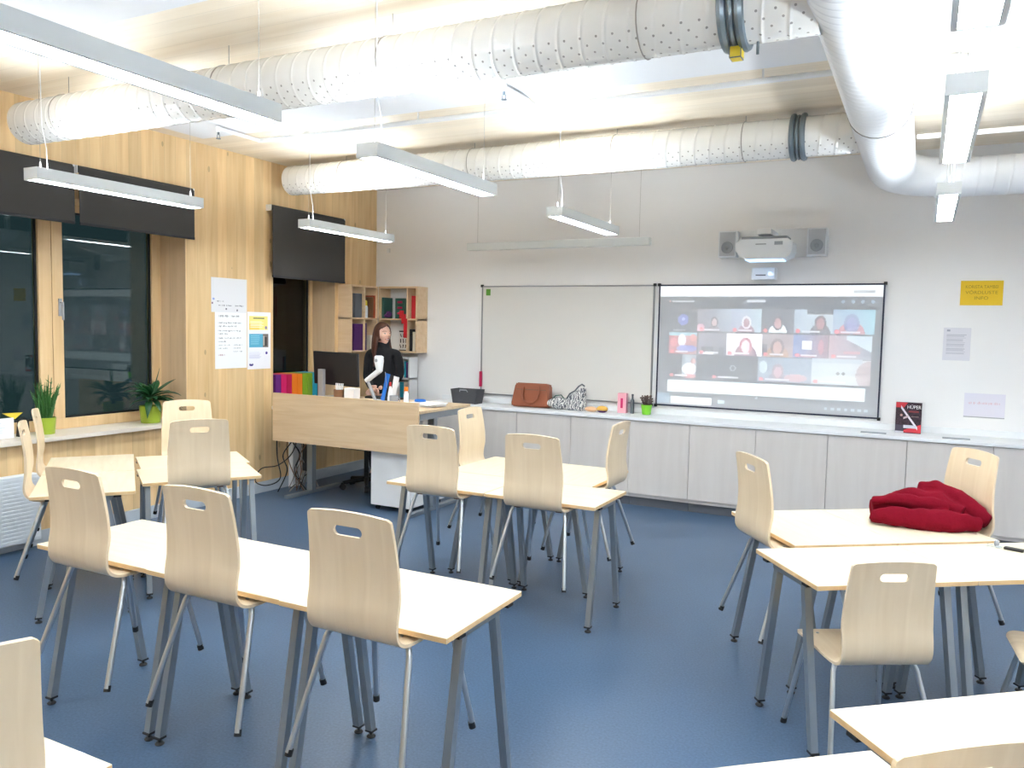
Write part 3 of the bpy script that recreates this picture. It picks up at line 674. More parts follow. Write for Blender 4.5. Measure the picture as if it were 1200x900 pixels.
# things on the counter
def rounded_box_bm(sx, sy, sz, r, seg=3, subd=0):
    b = new_bm(); add_box(b, -sx/2, sx/2, -sy/2, sy/2, 0, sz)
    bmesh.ops.bevel(b, geom=b.edges[:], offset=r, segments=seg, affect='EDGES'); return b
t = thing('storage_basket', 'dark grey tapered basket on the worktop behind the teacher desk', 'basket', (1.42, -.23, CZ))
b = new_bm()
for z0, z1, s0, s1 in ((0, .155, .86, 1.0),):
    bot = [(-.165*s0, -.09*s0), (.165*s0, -.09*s0), (.165*s0, .09*s0), (-.165*s0, .09*s0)]; top = [(-.165, -.09), (.165, -.09), (.165, .09), (-.165, .09)]
    vo = [b.verts.new((*p, z0)) for p in bot]; vt = [b.verts.new((*p, z1)) for p in top]
    vi = [b.verts.new((p[0]*.94, p[1]*.92, z1)) for p in top]; vb = [b.verts.new((p[0]*.93, p[1]*.9, z0+.01)) for p in bot]
    b.faces.new(vo[::-1]); b.faces.new(vb)
    for k in range(4):
        k2 = (k+1) % 4
        b.faces.new((vo[k], vo[k2], vt[k2], vt[k])); b.faces.new((vt[k], vt[k2], vi[k2], vi[k])); b.faces.new((vi[k], vi[k2], vb[k2], vb[k]))
obj('basket_body', b, 'basket', t)
b = new_bm(); add_tube(b, [(-.05, -.085, .13), (-.04, -.1, .15), (.04, -.1, .15), (.05, -.085, .13)], .006, 8); obj('handle', b, 'silver', t, 40)
t = thing('handbag', 'brown leather handbag leaning on the worktop below the empty whiteboard', 'bag', (2.20, -.21, CZ+.004), R(4))
b = new_bm(); add_prism(b, [(-.215, .0), (.195, -.0), (.205, .02), (.19, .235), (.175, .25), (-.175, .25), (-.19, .235), (-.225, .02)], 1, -.06, .06)
bmesh.ops.bevel(b, geom=[e for e in b.edges], offset=.014, segments=3, affect='EDGES'); bb = obj('bag_body', b, 'leather', t, 60); bb.rotation_euler = (R(-8), 0, 0)
for yy, nm in ((-.075, 'handle'), (.075, 'handle')):
    b = new_bm(); add_tube(b, [(-.085, yy*.85, .20), (-.09, yy*1.15, .12), (-.07, yy*1.2, .06), (-.02, yy*1.2, .035), (.04, yy*1.2, .04), (.085, yy*1.2, .08), (.1, yy*1.15, .14), (.09, yy*.85, .21)], .010, 8); h = obj(nm, b, 'leather', t, 60); h.rotation_euler = (R(-8), 0, 0)
b = new_bm(); add_box(b, -.17, .165, -.068, -.058, .175, .182); obj('seam', b, 'brown', t).rotation_euler = (R(-8), 0, 0)
def stripes_mat():
    m = bpy.data.materials.new('zigzag_fabric'); m.use_nodes = True; nt = m.node_tree; b = nt.nodes['Principled BSDF']; b.inputs['Roughness'].default_value = .8
    tc = nt.nodes.new('ShaderNodeTexCoord'); wv = nt.nodes.new('ShaderNodeTexWave'); wv.inputs['Scale'].default_value = 14; wv.inputs['Distortion'].default_value = 9; wv.inputs['Detail Scale'].default_value = 2
    nt.links.new(tc.outputs['Object'], wv.inputs['Vector']); rp = nt.nodes.new('ShaderNodeValToRGB'); rp.color_ramp.elements[0].position = .4; rp.color_ramp.elements[1].position = .55
    rp.color_ramp.elements[0].color = srgb(96, 98, 108); rp.color_ramp.elements[1].color = srgb(220, 220, 218); nt.links.new(wv.outputs['Fac'], rp.inputs[0]); nt.links.new(rp.outputs[0], b.inputs['Base Color']); return m
M_['stripe'] = stripes_mat()
def lumpy(b, seed, amp, fr):
    for v in b.verts:
        n_ = noise.noise_vector(v.co*fr + Vector((seed, 0, 0))); v.co += n_*amp
t = thing('patterned_pouch', 'low grey and white patterned pouch right beside the brown handbag', 'pouch', (2.50, -.22, CZ+.002), 0, 'patterned grey bags on the worktop')
b = new_bm(); add_ball(b, (0, 0, .062), 1, (.115, .07, .062), n=16); lumpy(b, 2, .012, 12)
for v in b.verts: v.co.z = max(v.co.z, .0)
obj('pouch_body', b, 'stripe', t, 60)
b = new_bm(); add_tube(b, [(-.06, 0, .105), (-.02, -.02, .14), (.04, -.01, .15), (.07, 0, .11)], .006, 6); obj('drawstring', b, 'darkgreen', t, 60)
t = thing('patterned_tote', 'taller grey and white patterned cloth bag with a dark strap on the worktop', 'bag', (2.69, -.19, CZ+.002), 0, 'patterned grey bags on the worktop')
b = new_bm(); add_prism(b, [(-.10, 0), (.10, 0), (.105, .12), (.085, .24), (.03, .21), (-.03, .15), (-.09, .12)], 1, -.05, .05)
bmesh.ops.bevel(b, geom=b.edges[:], offset=.018, segments=3, affect='EDGES'); bmesh.ops.subdivide_edges(b, edges=b.edges[:], cuts=1); lumpy(b, 9, .01, 14)
for v in b.verts: v.co.z = max(v.co.z, .0)
obj('bag_body', b, 'stripe', t, 60)
b = new_bm(); add_tube(b, [(-.09, -.03, .12), (-.05, -.05, .17), (0, -.04, .20), (.04, -.03, .25), (.07, -.02, .27), (.09, 0, .25)], .008, 8); obj('strap', b, 'slate', t, 60)
t = thing('bread_roll', 'small pale orange bun shape lying on the worktop right of the patterned bags', 'bun', (2.87, -.22, CZ), 0, 'small yellow and orange lumps on the worktop')
b = new_bm(); add_ball(b, (0, 0, .026), 1, (.07, .04, .027), n=10); obj('bun', b, 'peach', t, 60)
t = thing('bread_roll', 'golden yellow bun shape with a violet base at the right of the orange one', 'bun', (2.99, -.22, CZ), 0, 'small yellow and orange lumps on the worktop')
b = new_bm(); add_ball(b, (0, 0, .036), 1, (.06, .045, .030), n=10); obj('bun', b, 'gold', t, 60)
b = new_bm(); add_lathe(b, [(.03, 0), (.05, .014), (.052, .02)], (0, 0, 0), 16); obj('paper_cup', b, 'violet', t, 60)
def book(lab, m, W, H, T, loc, rz=0, tilt=0, grp=None, name='book'):
    t = thing(name, lab, 'book', loc, rz, grp)
    b = new_bm(); add_box(b, 0, T, -W, 0, 0, H); obj('cover', b, m, t).rotation_euler = (0, tilt, 0)
    b = new_bm(); add_box(b, T*.12, T*.88, -W+.004, .0006, .004, H+.0006); obj('pages', b, 'paper', t).rotation_euler = (0, tilt, 0)
    return t
t = thing('pink_box', 'upright pink packet on the worktop left of the lime green pot', 'packet', (3.17, -.12, CZ))
b = new_bm(); add_box(b, -.045, .045, -.03, .03, 0, .20, bev=.002); obj('packet_body', b, 'pink', t)
b = new_bm(); add_box(b, -.012, .012, -.0315, -.0305, .05, .15); obj('printed_stripe', b, 'magenta', t)
t = thing('dark_bottle', 'thin dark upright bottle between the pink packet and the lime green pot', 'bottle', (3.275, -.13, CZ))
b = new_bm(); add_lathe(b, [(.018, 0), (.02, .005), (.02, .13), (.01, .15), (.009, .18), (.011, .18), (.011, .195)], (0, 0, 0), 16); obj('bottle_body', b, 'slate', t, 40)
def pot_profile(r0, r1, h): return [(r0*.6, 0), (r0, .003), (r1, h), (r1*.93, h), (r1*.9, h-.02), (.01, h-.022)]
t = thing('potted_heather', 'small purplish plant in a lime green pot on the worktop between the two whiteboards', 'plant', (3.43, -.15, CZ))
b = new_bm(); add_lathe(b, pot_profile(.042, .055, .10), (0, 0, 0), 24); obj('pot', b, 'lime_pot', t, 40)
b = new_bm(); rg = random.Random(3)
for k in range(70):
    a = rg.uniform(0, 2*PI); rr = rg.uniform(0, .07); h = rg.uniform(.12, .19); p0 = (math.cos(a)*rr*.4, math.sin(a)*rr*.4, .08)
    add_tube(b, [p0, (math.cos(a)*rr*.8, math.sin(a)*rr*.8, h-.02), (math.cos(a)*rr, math.sin(a)*rr, h)], .0025, 4)
    add_ball(b, (math.cos(a)*rr, math.sin(a)*rr, h), .008, n=3)
obj('foliage', b, 'leaf3', t)
# standing book with cover
t = thing('standing_book', 'dark red and black book standing upright on the worktop right of the picture', 'book', (5.66, -.17, CZ), R(-2))
b = new_bm(); add_box(b, 0, .20, -.002, .02, 0, .265, bev=.002); bk = obj('cover', b, 'navy', t)
def cover(us, vs):
    U, V = np.meshgrid(us, 1-vs); img = np.zeros((len(vs), len(us), 3)); img[:] = (52, 36, 46)
    rg = np.random.RandomState(1); n_ = rg.rand(len(vs)//3+1, len(us)//3+1); n_ = np.kron(n_, np.ones((3, 3)))[:len(vs), :len(us)]
    img += (n_[..., None]-.5)*np.array((36, 20, 30))
    m = (V < .17) & (U < .36+.1-V*.9); img[m] = (206, 52, 62)
    m = (V > .88-(U-.4)*.30) & (U > .34) & (V < .98); img[m] = (214, 62, 74)
    m = abs((V-.17)-(U-.22)*1.05) < .05; m &= (U > .2) & (U < .86); img[m] = (226, 220, 228)
    m = (V > .74) & (U < .32) & (V < .93); img[m] = (70, 64, 80)
    m = (V > .74) & (V < .84) & (U >= .32) & (U < .8); img[m] = (206, 206, 216)
    m = (abs(V-.5+(U-.35)*.4) < .035) & (U > .30) & (U < .5); img[m] = (200, 180, 184)
    m = ((U-.22)/.05)**2+((V-.42)/.04)**2 < 1; img[m] = (190, 150, 140)
    m = (abs(V-.29) < .03) & (U > .5) & (U < .9); img[m] = (130, 50, 56)
    m = (abs(V-.45) < .012) & (U > .6) & (U < .9); img[m] = (130, 110, 110)
    m = (V > .94) & (U < .34); img[m] = (216, 216, 224)
    return np.clip(img, 0, 255)
o = raster('cover_print', .198, .262, 66, 88, cover, 'print', t, .0008); o.location = (.001, -.0032, .0015)
text_obj('title_lettering', 'HÜPER', .042, 'paper', t, (.14, -.0045, .212), (R(90), 0, 0), width=.105)

# ------------------------------------------------------------------ corner bookshelves
def shelf_box(b, x0, x1, y0, y1, zs, cols, axis, th=.018):
    """axis 0: columns spread along x; 1: along y"""
    for z in zs: add_box(b, x0, x1, y0, y1, z-th/2, z+th/2)
    for c in cols:
        if axis == 0: add_box(b, c-th/2, c+th/2, y0, y1, zs[0]+th/2, zs[-1]-th/2)
        else: add_box(b, x0, x1, c-th/2, c+th/2, zs[0]+th/2, zs[-1]-th/2)
t = thing('wall_bookshelf', 'pine shelf unit with two tiers on the front wall behind the standing woman', 'shelf', group='pine shelf units in the corner')
b = new_bm(); shelf_box(b, .20, .735, -.22, -.004, (1.40, 1.77, 2.135), (.209, .60, .726), 0); obj('shelf_frame', b, 'shelf', t)
b = new_bm(); add_box(b, .218, .717, -.010, -.0045, 1.41, 2.126); obj('back_panel', b, 'white_metal', t)
t = thing('wall_bookshelf', 'pine shelf unit with two tiers on the wooden side wall next to the narrow window', 'shelf', group='pine shelf units in the corner')
b = new_bm(); shelf_box(b, .004, .19, -.70, -.22, (1.40, 1.77, 2.135), (-.691, -.46, -.229), 1); obj('shelf_frame', b, 'shelf', t)
t = thing('low_bookcase', 'white open bookcase in the corner below the pine shelves', 'bookcase', (.2, 0, 0))
b = new_bm(); shelf_box(b, .0, .42, -.19, -.02, (.03, .42, .80, 1.09, 1.33), (.009, .21, .411), 0); obj('bookcase_frame', b, 'white_metal', t)
GB = 'books on the corner shelves'
def sbook(name, lab, m, x, y, z, T, W, H, rz=0): return book(lab, m, W, H, T, (x, y, z), rz, 0, GB, name)
z1_, z2_ = 1.41, 1.78
sbook('book', 'red book standing in the upper right compartment of the pine shelf', 'red', .64, -.02, z2_, .05, .17, .26)
sbook('book', 'dark green book standing upright in the upper left of the front shelf', 'darkgreen', .225, -.02, z2_, .03, .17, .24)
t = thing('picture_book', 'dark green book with pink marks facing forward on the upper shelf', 'book', (.33, -.10, z2_), R(0), GB)
b = new_bm(); add_box(b, .02, .16, 0, .02, 0, .235, bev=.002); obj('cover', b, 'darkgreen', t)
b = new_bm()
for k in range(3): add_tube(b, [(.06, -.003, .06+k*.065), (.12, -.003, .06+k*.065)], .012, 8)
obj('cover_marks', b, 'crimson', t)
t = thing('framed_sheet', 'white framed sheet behind the dark green book on the upper shelf', 'frame', (.36, -.04, z2_), 0)
b = new_bm(); add_box(b, 0, .22, 0, .015, 0, .31, bev=.003); obj('frame_panel', b, 'paper', t)
t = thing('berry_ornament', 'small dark red ornament in front of the green books', 'ornament', (.31, -.16, z2_))
b = new_bm()
for k in range(14): add_ball(b, (random.uniform(-.05, .05), random.uniform(-.02, .02), .02+random.uniform(0, .05)), .016, n=5)
obj('berries', b, 'violet', t, 60)
t = thing('red_ribbon', 'red ribbon hanging from the upper shelf edge behind the woman', 'ribbon', (.565, -.225, 1.78))
b = new_bm(); add_box(b, -.06, .0, -.014, -.006, .0, .09); add_box(b, -.03, .03, -.012, -.006, -.06, .05); add_box(b, .0, .045, -.010, -.005, -.22, .0); obj('ribbon_cloth', b, 'red', t)
def keypic(us, vs):
    U, V = np.meshgrid(us, 1-vs); img = np.zeros((len(vs), len(us), 3)); img[:] = (224, 222, 218)
    m = (V < .07) | (V > .95); img[m] = (40, 40, 44)
    rg = np.random.RandomState(8)
    for j in range(3):
        for i in range(5):
            cu, cv = .12+i*.19, .24+j*.27
            m = (abs(U-cu-rg.uniform(-.02, .02)-(V-cv)*rg.uniform(-.4, .4)) < .035) & (abs(V-cv) < .09); img[m] = (70, 66, 68)
    return img
o = raster('calendar_sheet', .19, .23, 38, 46, keypic, 'print', None, .004); o.location = (.41, -.10, z1_); tag(o, 'white sheet with rows of small dark figures on the lower shelf right of the woman', 'picture')
sbook('book', 'black book leaning in the lower right compartment of the pine shelf', 'black', .625, -.02, z1_, .03, .18, .25)
sbook('book', 'grey book standing beside the black one in the lower right compartment', 'cream', .66, -.02, z1_, .03, .17, .22)
# side unit (opens towards +x): books' spines face +x
def side_book(lab, m, y, z, T, H, Wd=.15):
    t = thing('book', lab, 'book', (.02, y, z), 0, GB); b = new_bm(); add_box(b, 0, Wd, -T/2, T/2, 0, H); obj('cover', b, m, t)
    b = new_bm(); add_box(b, .003, Wd-.004, -T*.4, T*.4, H-.001, H+.001); obj('pages', b, 'paper', t)
side_book('rust orange book in the upper compartment of the side shelf', 'rust', -.255, z2_, .03, .26); side_book('tan book next to the rust orange one on the side shelf', 'brown', -.29, z2_, .03, .24)
side_book('violet book on the lower tier of the side shelf, left compartment', 'violet', -.54, z1_, .16, .30); side_book('violet book on the lower tier of the side shelf, right compartment', 'violet', -.42, z1_, .04, .31)
side_book('cream box on the lower tier of the side shelf', 'cream', -.29, z1_, .08, .17)
side_book('dark grey folder in the upper left compartment of the side shelf', 'slate', -.55, z2_, .12, .27)
t = thing('spray_bottle', 'white bottle with a yellow cap on the upper side shelf', 'bottle', (.14, -.385, z2_))
b = new_bm(); add_lathe(b, [(.02, 0), (.028, .004), (.028, .12), (.02, .14)], (0, 0, 0), 18); obj('bottle_body', b, 'white_pl', t, 40)
b = new_bm(); add_lathe(b, [(.02, .14), (.02, .19), (.012, .2)], (0, 0, 0), 18); obj('cap', b, 'yellow', t, 40)
for k, (m, h, lab) in enumerate((('violet', .19, 'violet'), ('slate', .2, 'grey'), ('navy', .17, 'dark blue'), ('cream', .2, 'cream'), ('teal', .19, 'teal'), ('violet', .18, 'second violet'))):
    sbook('book', f'{lab} book on the low white bookcase, number of its row hidden partly by the woman' if False else f'{lab} book in the top row of the low white bookcase', m, .425+k*.028, -.03, 1.10, .025, .145, h)
for k, (m, lab) in enumerate((('paper', 'white'), ('teal', 'teal'), ('cream', 'cream'))):
    sbook('magazine_file', f'{lab} magazine file in the middle row of the low white bookcase', m, .425+k*.056, -.03, .81, .05, .145, .24)

# binders on the sill of window 2
GBI = 'coloured ring binders on the narrow window sill'
cols = [('purple', 'purple'), ('magenta', 'pink'), ('crimson', 'crimson'), ('orange', 'orange, nearer the camera'), ('orange', 'orange, farther from the camera'), ('lime', 'green, nearer the camera'), ('lime', 'green, farther from the camera'), ('teal', 'turquoise, nearer the camera'), ('teal', 'turquoise, farther from the camera')]
y = -1.655
for k, (m, lab) in enumerate(cols):
    T = .078
    t = thing('ring_binder', f'{lab} ring binder in the row on the narrow window sill' if ',' not in lab else f'ring binder in the sill row, {lab}', 'binder', (-.27, y, W2[2]), 0, GBI)
    b = new_bm(); add_box(b, 0, .26, .002, T-.002, 0, .31, bev=.003); obj('cover', b, m, t)
    b = new_bm(); add_tube(b, [(.259, T/2, .06), (.263, T/2, .06)], .012, 14); obj('finger_ring', b, 'silver', t, 40)
    y += T+.001

# ------------------------------------------------------------------ window sill things
def sill_pot(name, lab, loc, r0, r1, h): 
    t = thing(name, lab, 'plant', loc)
    b = new_bm(); add_lathe(b, pot_profile(r0, r1, h), (0, 0, 0), 28); obj('pot', b, 'green_pot', t, 40)
    b = new_bm(); add_lathe(b, [(.01, h-.03), (r1*.89, h-.028), (r1*.88, h-.02), (.01, h-.016)], (0, 0, 0), 20); obj('soil', b, 'soil', t)
    return t
t = sill_pot('potted_succulent', 'upright spiky plant in a green pot on the window sill by the mullion', (-.14, -3.985, .81), .062, .072, .13)
b = new_bm(); rg = random.Random(11)
for k in range(46):
    a = rg.uniform(0, 2*PI); rr = rg.uniform(0, .045); lean = rg.uniform(0, .09); h = rg.uniform(.12, .30) if k > 6 else rg.uniform(.28, .36)
    x0, y0 = math.cos(a)*rr, math.sin(a)*rr
    add_tube(b, [(x0, y0, .11), (x0+math.cos(a)*lean*.4, y0+math.sin(a)*lean*.4, .11+h*.5), (x0+math.cos(a)*lean, y0+math.sin(a)*lean, .11+h)], .006, 5, rs=[.007, .008, .001])
    for j in range(6):
        f = (j+1)/7; q = Vector((x0+math.cos(a)*lean*f, y0+math.sin(a)*lean*f, .11+h*f)); d = Vector((rg.uniform(-1, 1), rg.uniform(-1, 1), .8)).normalized()*.024
        add_tube(b, [q, q+d], .003, 4, rs=[.004, .0005])
obj('foliage', b, 'leaf2', t, 60)
t = sill_pot('potted_leafy_plant', 'broad dark-leaved plant in a yellow green pot at the right end of the window sill', (-.12, -3.06, .81), .078, .092, .15)
def leaf(b, base, az, L, wd, rise, droop, n=7):
    prev = None; d = Vector((math.cos(az), math.sin(az), 0)); s = Vector((-d.y, d.x, 0))
    rows = []
    for i in range(n+1):
        f = i/n; p = Vector(base)+d*L*f*(1-.15*f)+Vector((0, 0, rise*f*2-droop*f*f*2)); w_ = wd*math.sin(PI*min(1, .08+f*.95))**.8*.5
        rows.append((b.verts.new(p-s*w_+Vector((0, 0, w_*.35))), b.verts.new(p), b.verts.new(p+s*w_+Vector((0, 0, w_*.35)))))
    for a_, c_ in zip(rows, rows[1:]):
        b.faces.new((a_[0], a_[1], c_[1], c_[0])); b.faces.new((a_[1], a_[2], c_[2], c_[1]))
b = new_bm(); rg = random.Random(5)
for k in range(34):
    az = k*2.4+rg.uniform(-.2, .2); L = rg.uniform(.18, .31)*(.62 if math.cos(az) < -.3 else 1); el = rg.uniform(0, 1)
    leaf(b, (math.cos(az)*.02, math.sin(az)*.02, .19+el*.05), az, L, rg.uniform(.05, .075), (.02+el*.07), rg.uniform(.05, .11)*(1.1-el*.6)*(L/.3))
leaf(b, (.06, -.05, .19), -.9, .12, .06, .02, .09); leaf(b, (0, 0, .2), .4, .10, .02, .14, .0)
lo = obj('foliage', b, 'leaf', t, 80)
sm = lo.modifiers.new('thick', 'SOLIDIFY'); sm.thickness = .0018
b = new_bm(); add_tube(b, [(0, 0, .12), (.005, 0, .24)], .010, 8); obj('stem', b, 'leaf2', t)
sheet('open white paper leaning on the sill at the left edge of the photo', 'paper', .34, .15, 60, 30, paper_fn((236, 238, 242), [('print', .1, .9, .2, .8, 5, (216, 220, 228))], 9), (-.12, -4.58, .812), RL, name='leaning_paper')
t = thing('toy_lemon_bird', 'small yellow folded paper tip beside the white paper on the sill', 'paper figure', (-.16, -4.20, .81)); t.name = 'paper_figure'
b = new_bm(); add_prism(b, [(-.10, .185), (.05, .18), (-.01, .135)], 0, -.004, .004); 
obj('yellow_tip', b, 'yellow', t)
b = new_bm(); add_prism(b, [(.01, .0), (.09, .0), (.085, .12), (.05, .145), (.02, .12)], 0, -.02, .02); obj('dark_body', b, 'black', t)

# ------------------------------------------------------------------ teacher desk group
t = thing('teacher_desk', 'tall teacher desk with a wide wooden front panel in the left corner', 'desk', (1.1, -1.5, 0))
DZ = .95
b = new_bm(); add_box(b, -.84, .84, -.44, .44, DZ-.026, DZ, bev=.002); o = obj('desktop', b, 'desk', t)
b = new_bm(); add_box(b, -.845, .845, -.478, -.458, .56, 1.026, bev=.002); obj('front_panel', b, 'desk', t)
b = new_bm(); add_box(b, -.80, .83, -.42, -.38, DZ-.085, DZ-.027); add_box(b, -.80, .83, .38, .42, DZ-.085, DZ-.027); add_box(b, .80, .83, -.38, .38, DZ-.085, DZ-.027); add_box(b, -.80, -.76, -.38, .38, DZ-.085, DZ-.027)
add_box(b, .70, .72, -.454, -.42, .66, DZ-.027); add_box(b, -.72, -.70, -.454, -.42, .66, DZ-.027)
obj('frame_rail', b, 'steel', t)
for s in (-1, 1):
    lx = -.67 if s < 0 else .765
    b = new_bm(); add_box(b, lx-.035, lx+.035, -.15, -.09, .035, DZ-.027, bev=.004); add_box(b, lx-.028, lx+.028, -.48, .30, .0, .035, bev=.006)
    obj('leg', b, 'steel', t)
t = thing('pedestal_cabinet', 'white drawer pedestal on castors under the right end of the teacher desk', 'cabinet', (1.59, -1.62, 0))
b = new_bm(); add_box(b, -.215, .215, -.27, .33, .05, .60, bev=.003); obj('carcass', b, 'white_metal', t)
for z in (.06, .24, .42):
    b = new_bm(); add_box(b, -.21, .21, .332, .35, z, z+.165, bev=.003); obj('drawer', b, 'white_metal', t)
for sx in (-1, 1):
    for sy in (-.22, .28):
        b = new_bm(); add_tube(b, [(sx*.17-.012, sy, .022), (sx*.17+.012, sy, .022)], .022, 14); add_box(b, sx*.17-.01, sx*.17+.01, sy-.01, sy+.01, .02, .05); obj('castor', b, 'black', t, 40)
# cable trunk and hanging cables
b = new_bm(); add_box(b, .015, .075, -1.50, -1.36, .0, .86, bev=.004); o = obj('cable_channel', b, 'white_metal'); tag(o, 'white vertical cable trunk on the wooden wall behind the desk leg', 'cable trunk')
def curve_cable(b, pts, r, n=6):
    P = [Vector(p) for p in pts]; out = []
    for i in range(len(P)-1):
        p0, p1, p2, p3 = P[max(i-1, 0)], P[i], P[i+1], P[min(i+2, len(P)-1)]
        for k in range(8):
            t_ = k/8; out.append(.5*((2*p1)+(-p0+p2)*t_+(2*p0-5*p1+4*p2-p3)*t_**2+(-p0+3*p1-3*p2+p3)*t_**3))
    out.append(P[-1]); add_tube(b, out, r, n)
rg = random.Random(21)
for k in range(15):
    b = new_bm(); x = .30+rg.uniform(-.08, .08); yy = -1.62+rg.uniform(-.12, .1)
    pts = [(x, yy, .86)] + [(x+rg.uniform(-.07, .07), yy+rg.uniform(-.07, .07), .86-.8*(j+1)/5) for j in range(4)] + [(x+rg.uniform(-.12, .1), yy+rg.uniform(-.1, .1), .012)]
    curve_cable(b, pts, rg.choice((.005, .006, .0045)))
    o = obj('cable', b, rg.choice(('black', 'dark', 'brown', 'wire')))
    tag(o, 'thin cord in the tangle hanging from the left end of the teacher desk', 'cable', 'tangled cords under the teacher desk')
b = new_bm(); curve_cable(b, [(.20, -1.86, .80), (.22, -1.88, .40), (.28, -1.9, .18), (.15, -1.95, .10), (.05, -2.0, .14), (.08, -1.95, .26), (.22, -1.85, .30), (.28, -1.7, .45), (.28, -1.62, .8)], .006)
o = obj('cable', b, 'dark'); tag(o, 'thicker dark cable looping towards the wooden wall left of the desk foot', 'cable')
t = thing('power_strip', 'black power strip hanging beside the left desk leg', 'power strip', (.36, -1.62, .22), R(10))
b = new_bm(); add_box(b, -.025, .025, -.03, .03, 0, .26, bev=.006); obj('strip_body', b, 'black', t)
for k in range(3):
    b = new_bm(); add_tube(b, [(0, -.028, .05+k*.075), (0, -.034, .05+k*.075)], .02, 14); obj('socket', b, 'dark', t, 40)
t = thing('monitor', 'black flat computer monitor seen from behind on the teacher desk', 'monitor', (.49, -1.30, DZ), R(-4))
b = new_bm(); add_box(b, -.30, .30, -.02, .012, .125, .465, bev=.006); mo = obj('screen_back', b, 'black', t); mo.rotation_euler = (R(4), R(1), 0)
b = new_bm(); add_box(b, -.298, .298, .010, .016, .127, .463); mo = obj('screen_bezel', b, 'silver', t); mo.rotation_euler = (R(4), R(1), 0)
b = new_bm(); add_box(b, -.12, .12, -.10, .10, 0, .012, bev=.004); obj('stand_base', b, 'silver', t)
t = thing('monitor_post', 'silver flat post standing in front of the black monitor back', 'post', (.385, -1.42, DZ))
b = new_bm(); add_box(b, -.035, .035, -.02, .02, .008, .29, bev=.005); obj('post', b, 'silver', t)
b = new_bm(); add_box(b, -.037, -.031, -.021, .021, .01, .289); obj('post_edge', b, 'black', t)
b = new_bm(); add_box(b, -.07, .07, -.06, .06, 0, .008, bev=.003); obj('foot_plate', b, 'silver', t)
# small desk items
t = thing('document_camera', 'white document camera with a bent arm on the teacher desk, in front of the woman', 'document camera', (1.16, -1.52, DZ))
b = new_bm(); add_box(b, -.07, .07, -.05, .07, 0, .025, bev=.008); obj('camera_base', b, 'white_pl', t, 50)
b = new_bm(); add_tube(b, [(-.02, 0, .02), (-.12, 0, .22)], .016, 12); obj('lower_arm', b, 'silver', t, 50)
b = new_bm(); add_tube(b, [(-.13, 0, .205), (.03, 0, .315)], .026, 14, rs=[.024, .028]); obj('upper_arm', b, 'white_pl', t, 50)
b = new_bm(); add_tube(b, [(.03, 0, .30), (.025, 0, .34), (.02, 0, .40), (.02, 0, .445), (.02, 0, .455)], .04, 20, rs=[.028, .036, .046, .044, .03]); obj('camera_head', b, 'white_pl', t, 50)
b = new_bm(); add_tube(b, [(.02, -.044, .41), (.02, -.05, .41)], .016, 12); obj('lens', b, 'grey_pl', t, 50)
t = thing('table_flag', 'small blue, black and white table flag on the teacher desk', 'flag', (1.275, -1.50, DZ))
b = new_bm(); add_lathe(b, [(.035, 0), (.034, .008), (.006, .012)], (0, 0, 0), 18); add_tube(b, [(0, 0, .01), (-.035, 0, .30)], .003, 8); obj('flag_pole', b, 'silver', t)
for k, (m, nm) in enumerate((('blue', 'blue_band'), ('black', 'black_band'), ('paper', 'white_band'))):
    b = new_bm(); rows = []
    for i in range(9):
        f = i/8; base = Vector((-.03-.05*0, 0, .29))+Vector((-.06, 0, -.26))*f
        row = []
        for j in range(3):
            q = base+Vector((.052, 0, -.012))*(k+j/2)+Vector((0, .008*math.sin((k+j/2)*2.4+f*3), 0)); row.append(q)
        rows.append([b.verts.new(p) for p in row]+[b.verts.new(p+Vector((0, .002, 0))) for p in row[::-1]])
    for a_, c_ in zip(rows, rows[1:]):
        for j in range(6): b.faces.new((a_[j], a_[(j+1) % 6], c_[(j+1) % 6], c_[j]))
    b.faces.new(rows[0][::-1]); b.faces.new(rows[-1]); obj(nm, b, m, t, 60)
t = thing('glue_bottle', 'white squeeze bottle with an orange cap at the right of the teacher desk', 'bottle', (1.50, -1.52, DZ))
b = new_bm(); add_lathe(b, [(.02, 0), (.026, .005), (.024, .10), (.012, .13)], (0, 0, 0), 18); obj('bottle_body', b, 'white_pl', t, 40)
b = new_bm(); add_lathe(b, [(.02, .13), (.019, .165), (.01, .17)], (0, 0, 0), 18); obj('cap', b, 'orange', t, 40)
t = thing('red_marker_pen', 'small white bottle with a red cap beside the table flag', 'bottle', (1.345, -1.56, DZ)); t.name = 'correction_bottle'
b = new_bm(); add_lathe(b, [(.022, 0), (.03, .006), (.022, .10), (.01, .17)], (0, 0, 0), 18); obj('bottle_body', b, 'white_pl', t, 40)
b = new_bm(); add_lathe(b, [(.01, .17), (.010, .205), (.005, .21)], (0, 0, 0), 14); obj('cap', b, 'red', t, 40)
t = thing('coffee_mug', 'small grey mug on the teacher desk in front of the woman', 'mug', (1.43, -1.62, DZ))
b = new_bm(); add_lathe(b, [(.036, 0), (.04, .004), (.042, .09), (.038, .09), (.036, .01), (.01, .008)], (0, 0, 0), 22); obj('mug_body', b, 'grey_pl', t, 40)
b = new_bm(); add_tube(b, [(.04, 0, .07), (.065, 0, .065), (.068, 0, .04), (.04, 0, .02)], .005, 8); obj('handle', b, 'grey_pl', t, 40)
for k in range(4):
    b = new_bm(); W_, L_ = .21, .30; add_box(b, -W_/2, W_/2, -L_/2, L_/2, 0, .009); o = obj('paper_stack', b, 'paper'); o.location = (1.72+(.012*k), -1.50-.01*k, DZ+.0095*k+.0005); o.rotation_euler = (0, 0, R((80, 95, 72, 88)[k]))
    tag(o, ('bottom', 'second lowest', 'third', 'topmost')[k] + ' white paper pad in the pile on the teacher desk', 'paper', 'white paper pads on the teacher desk')
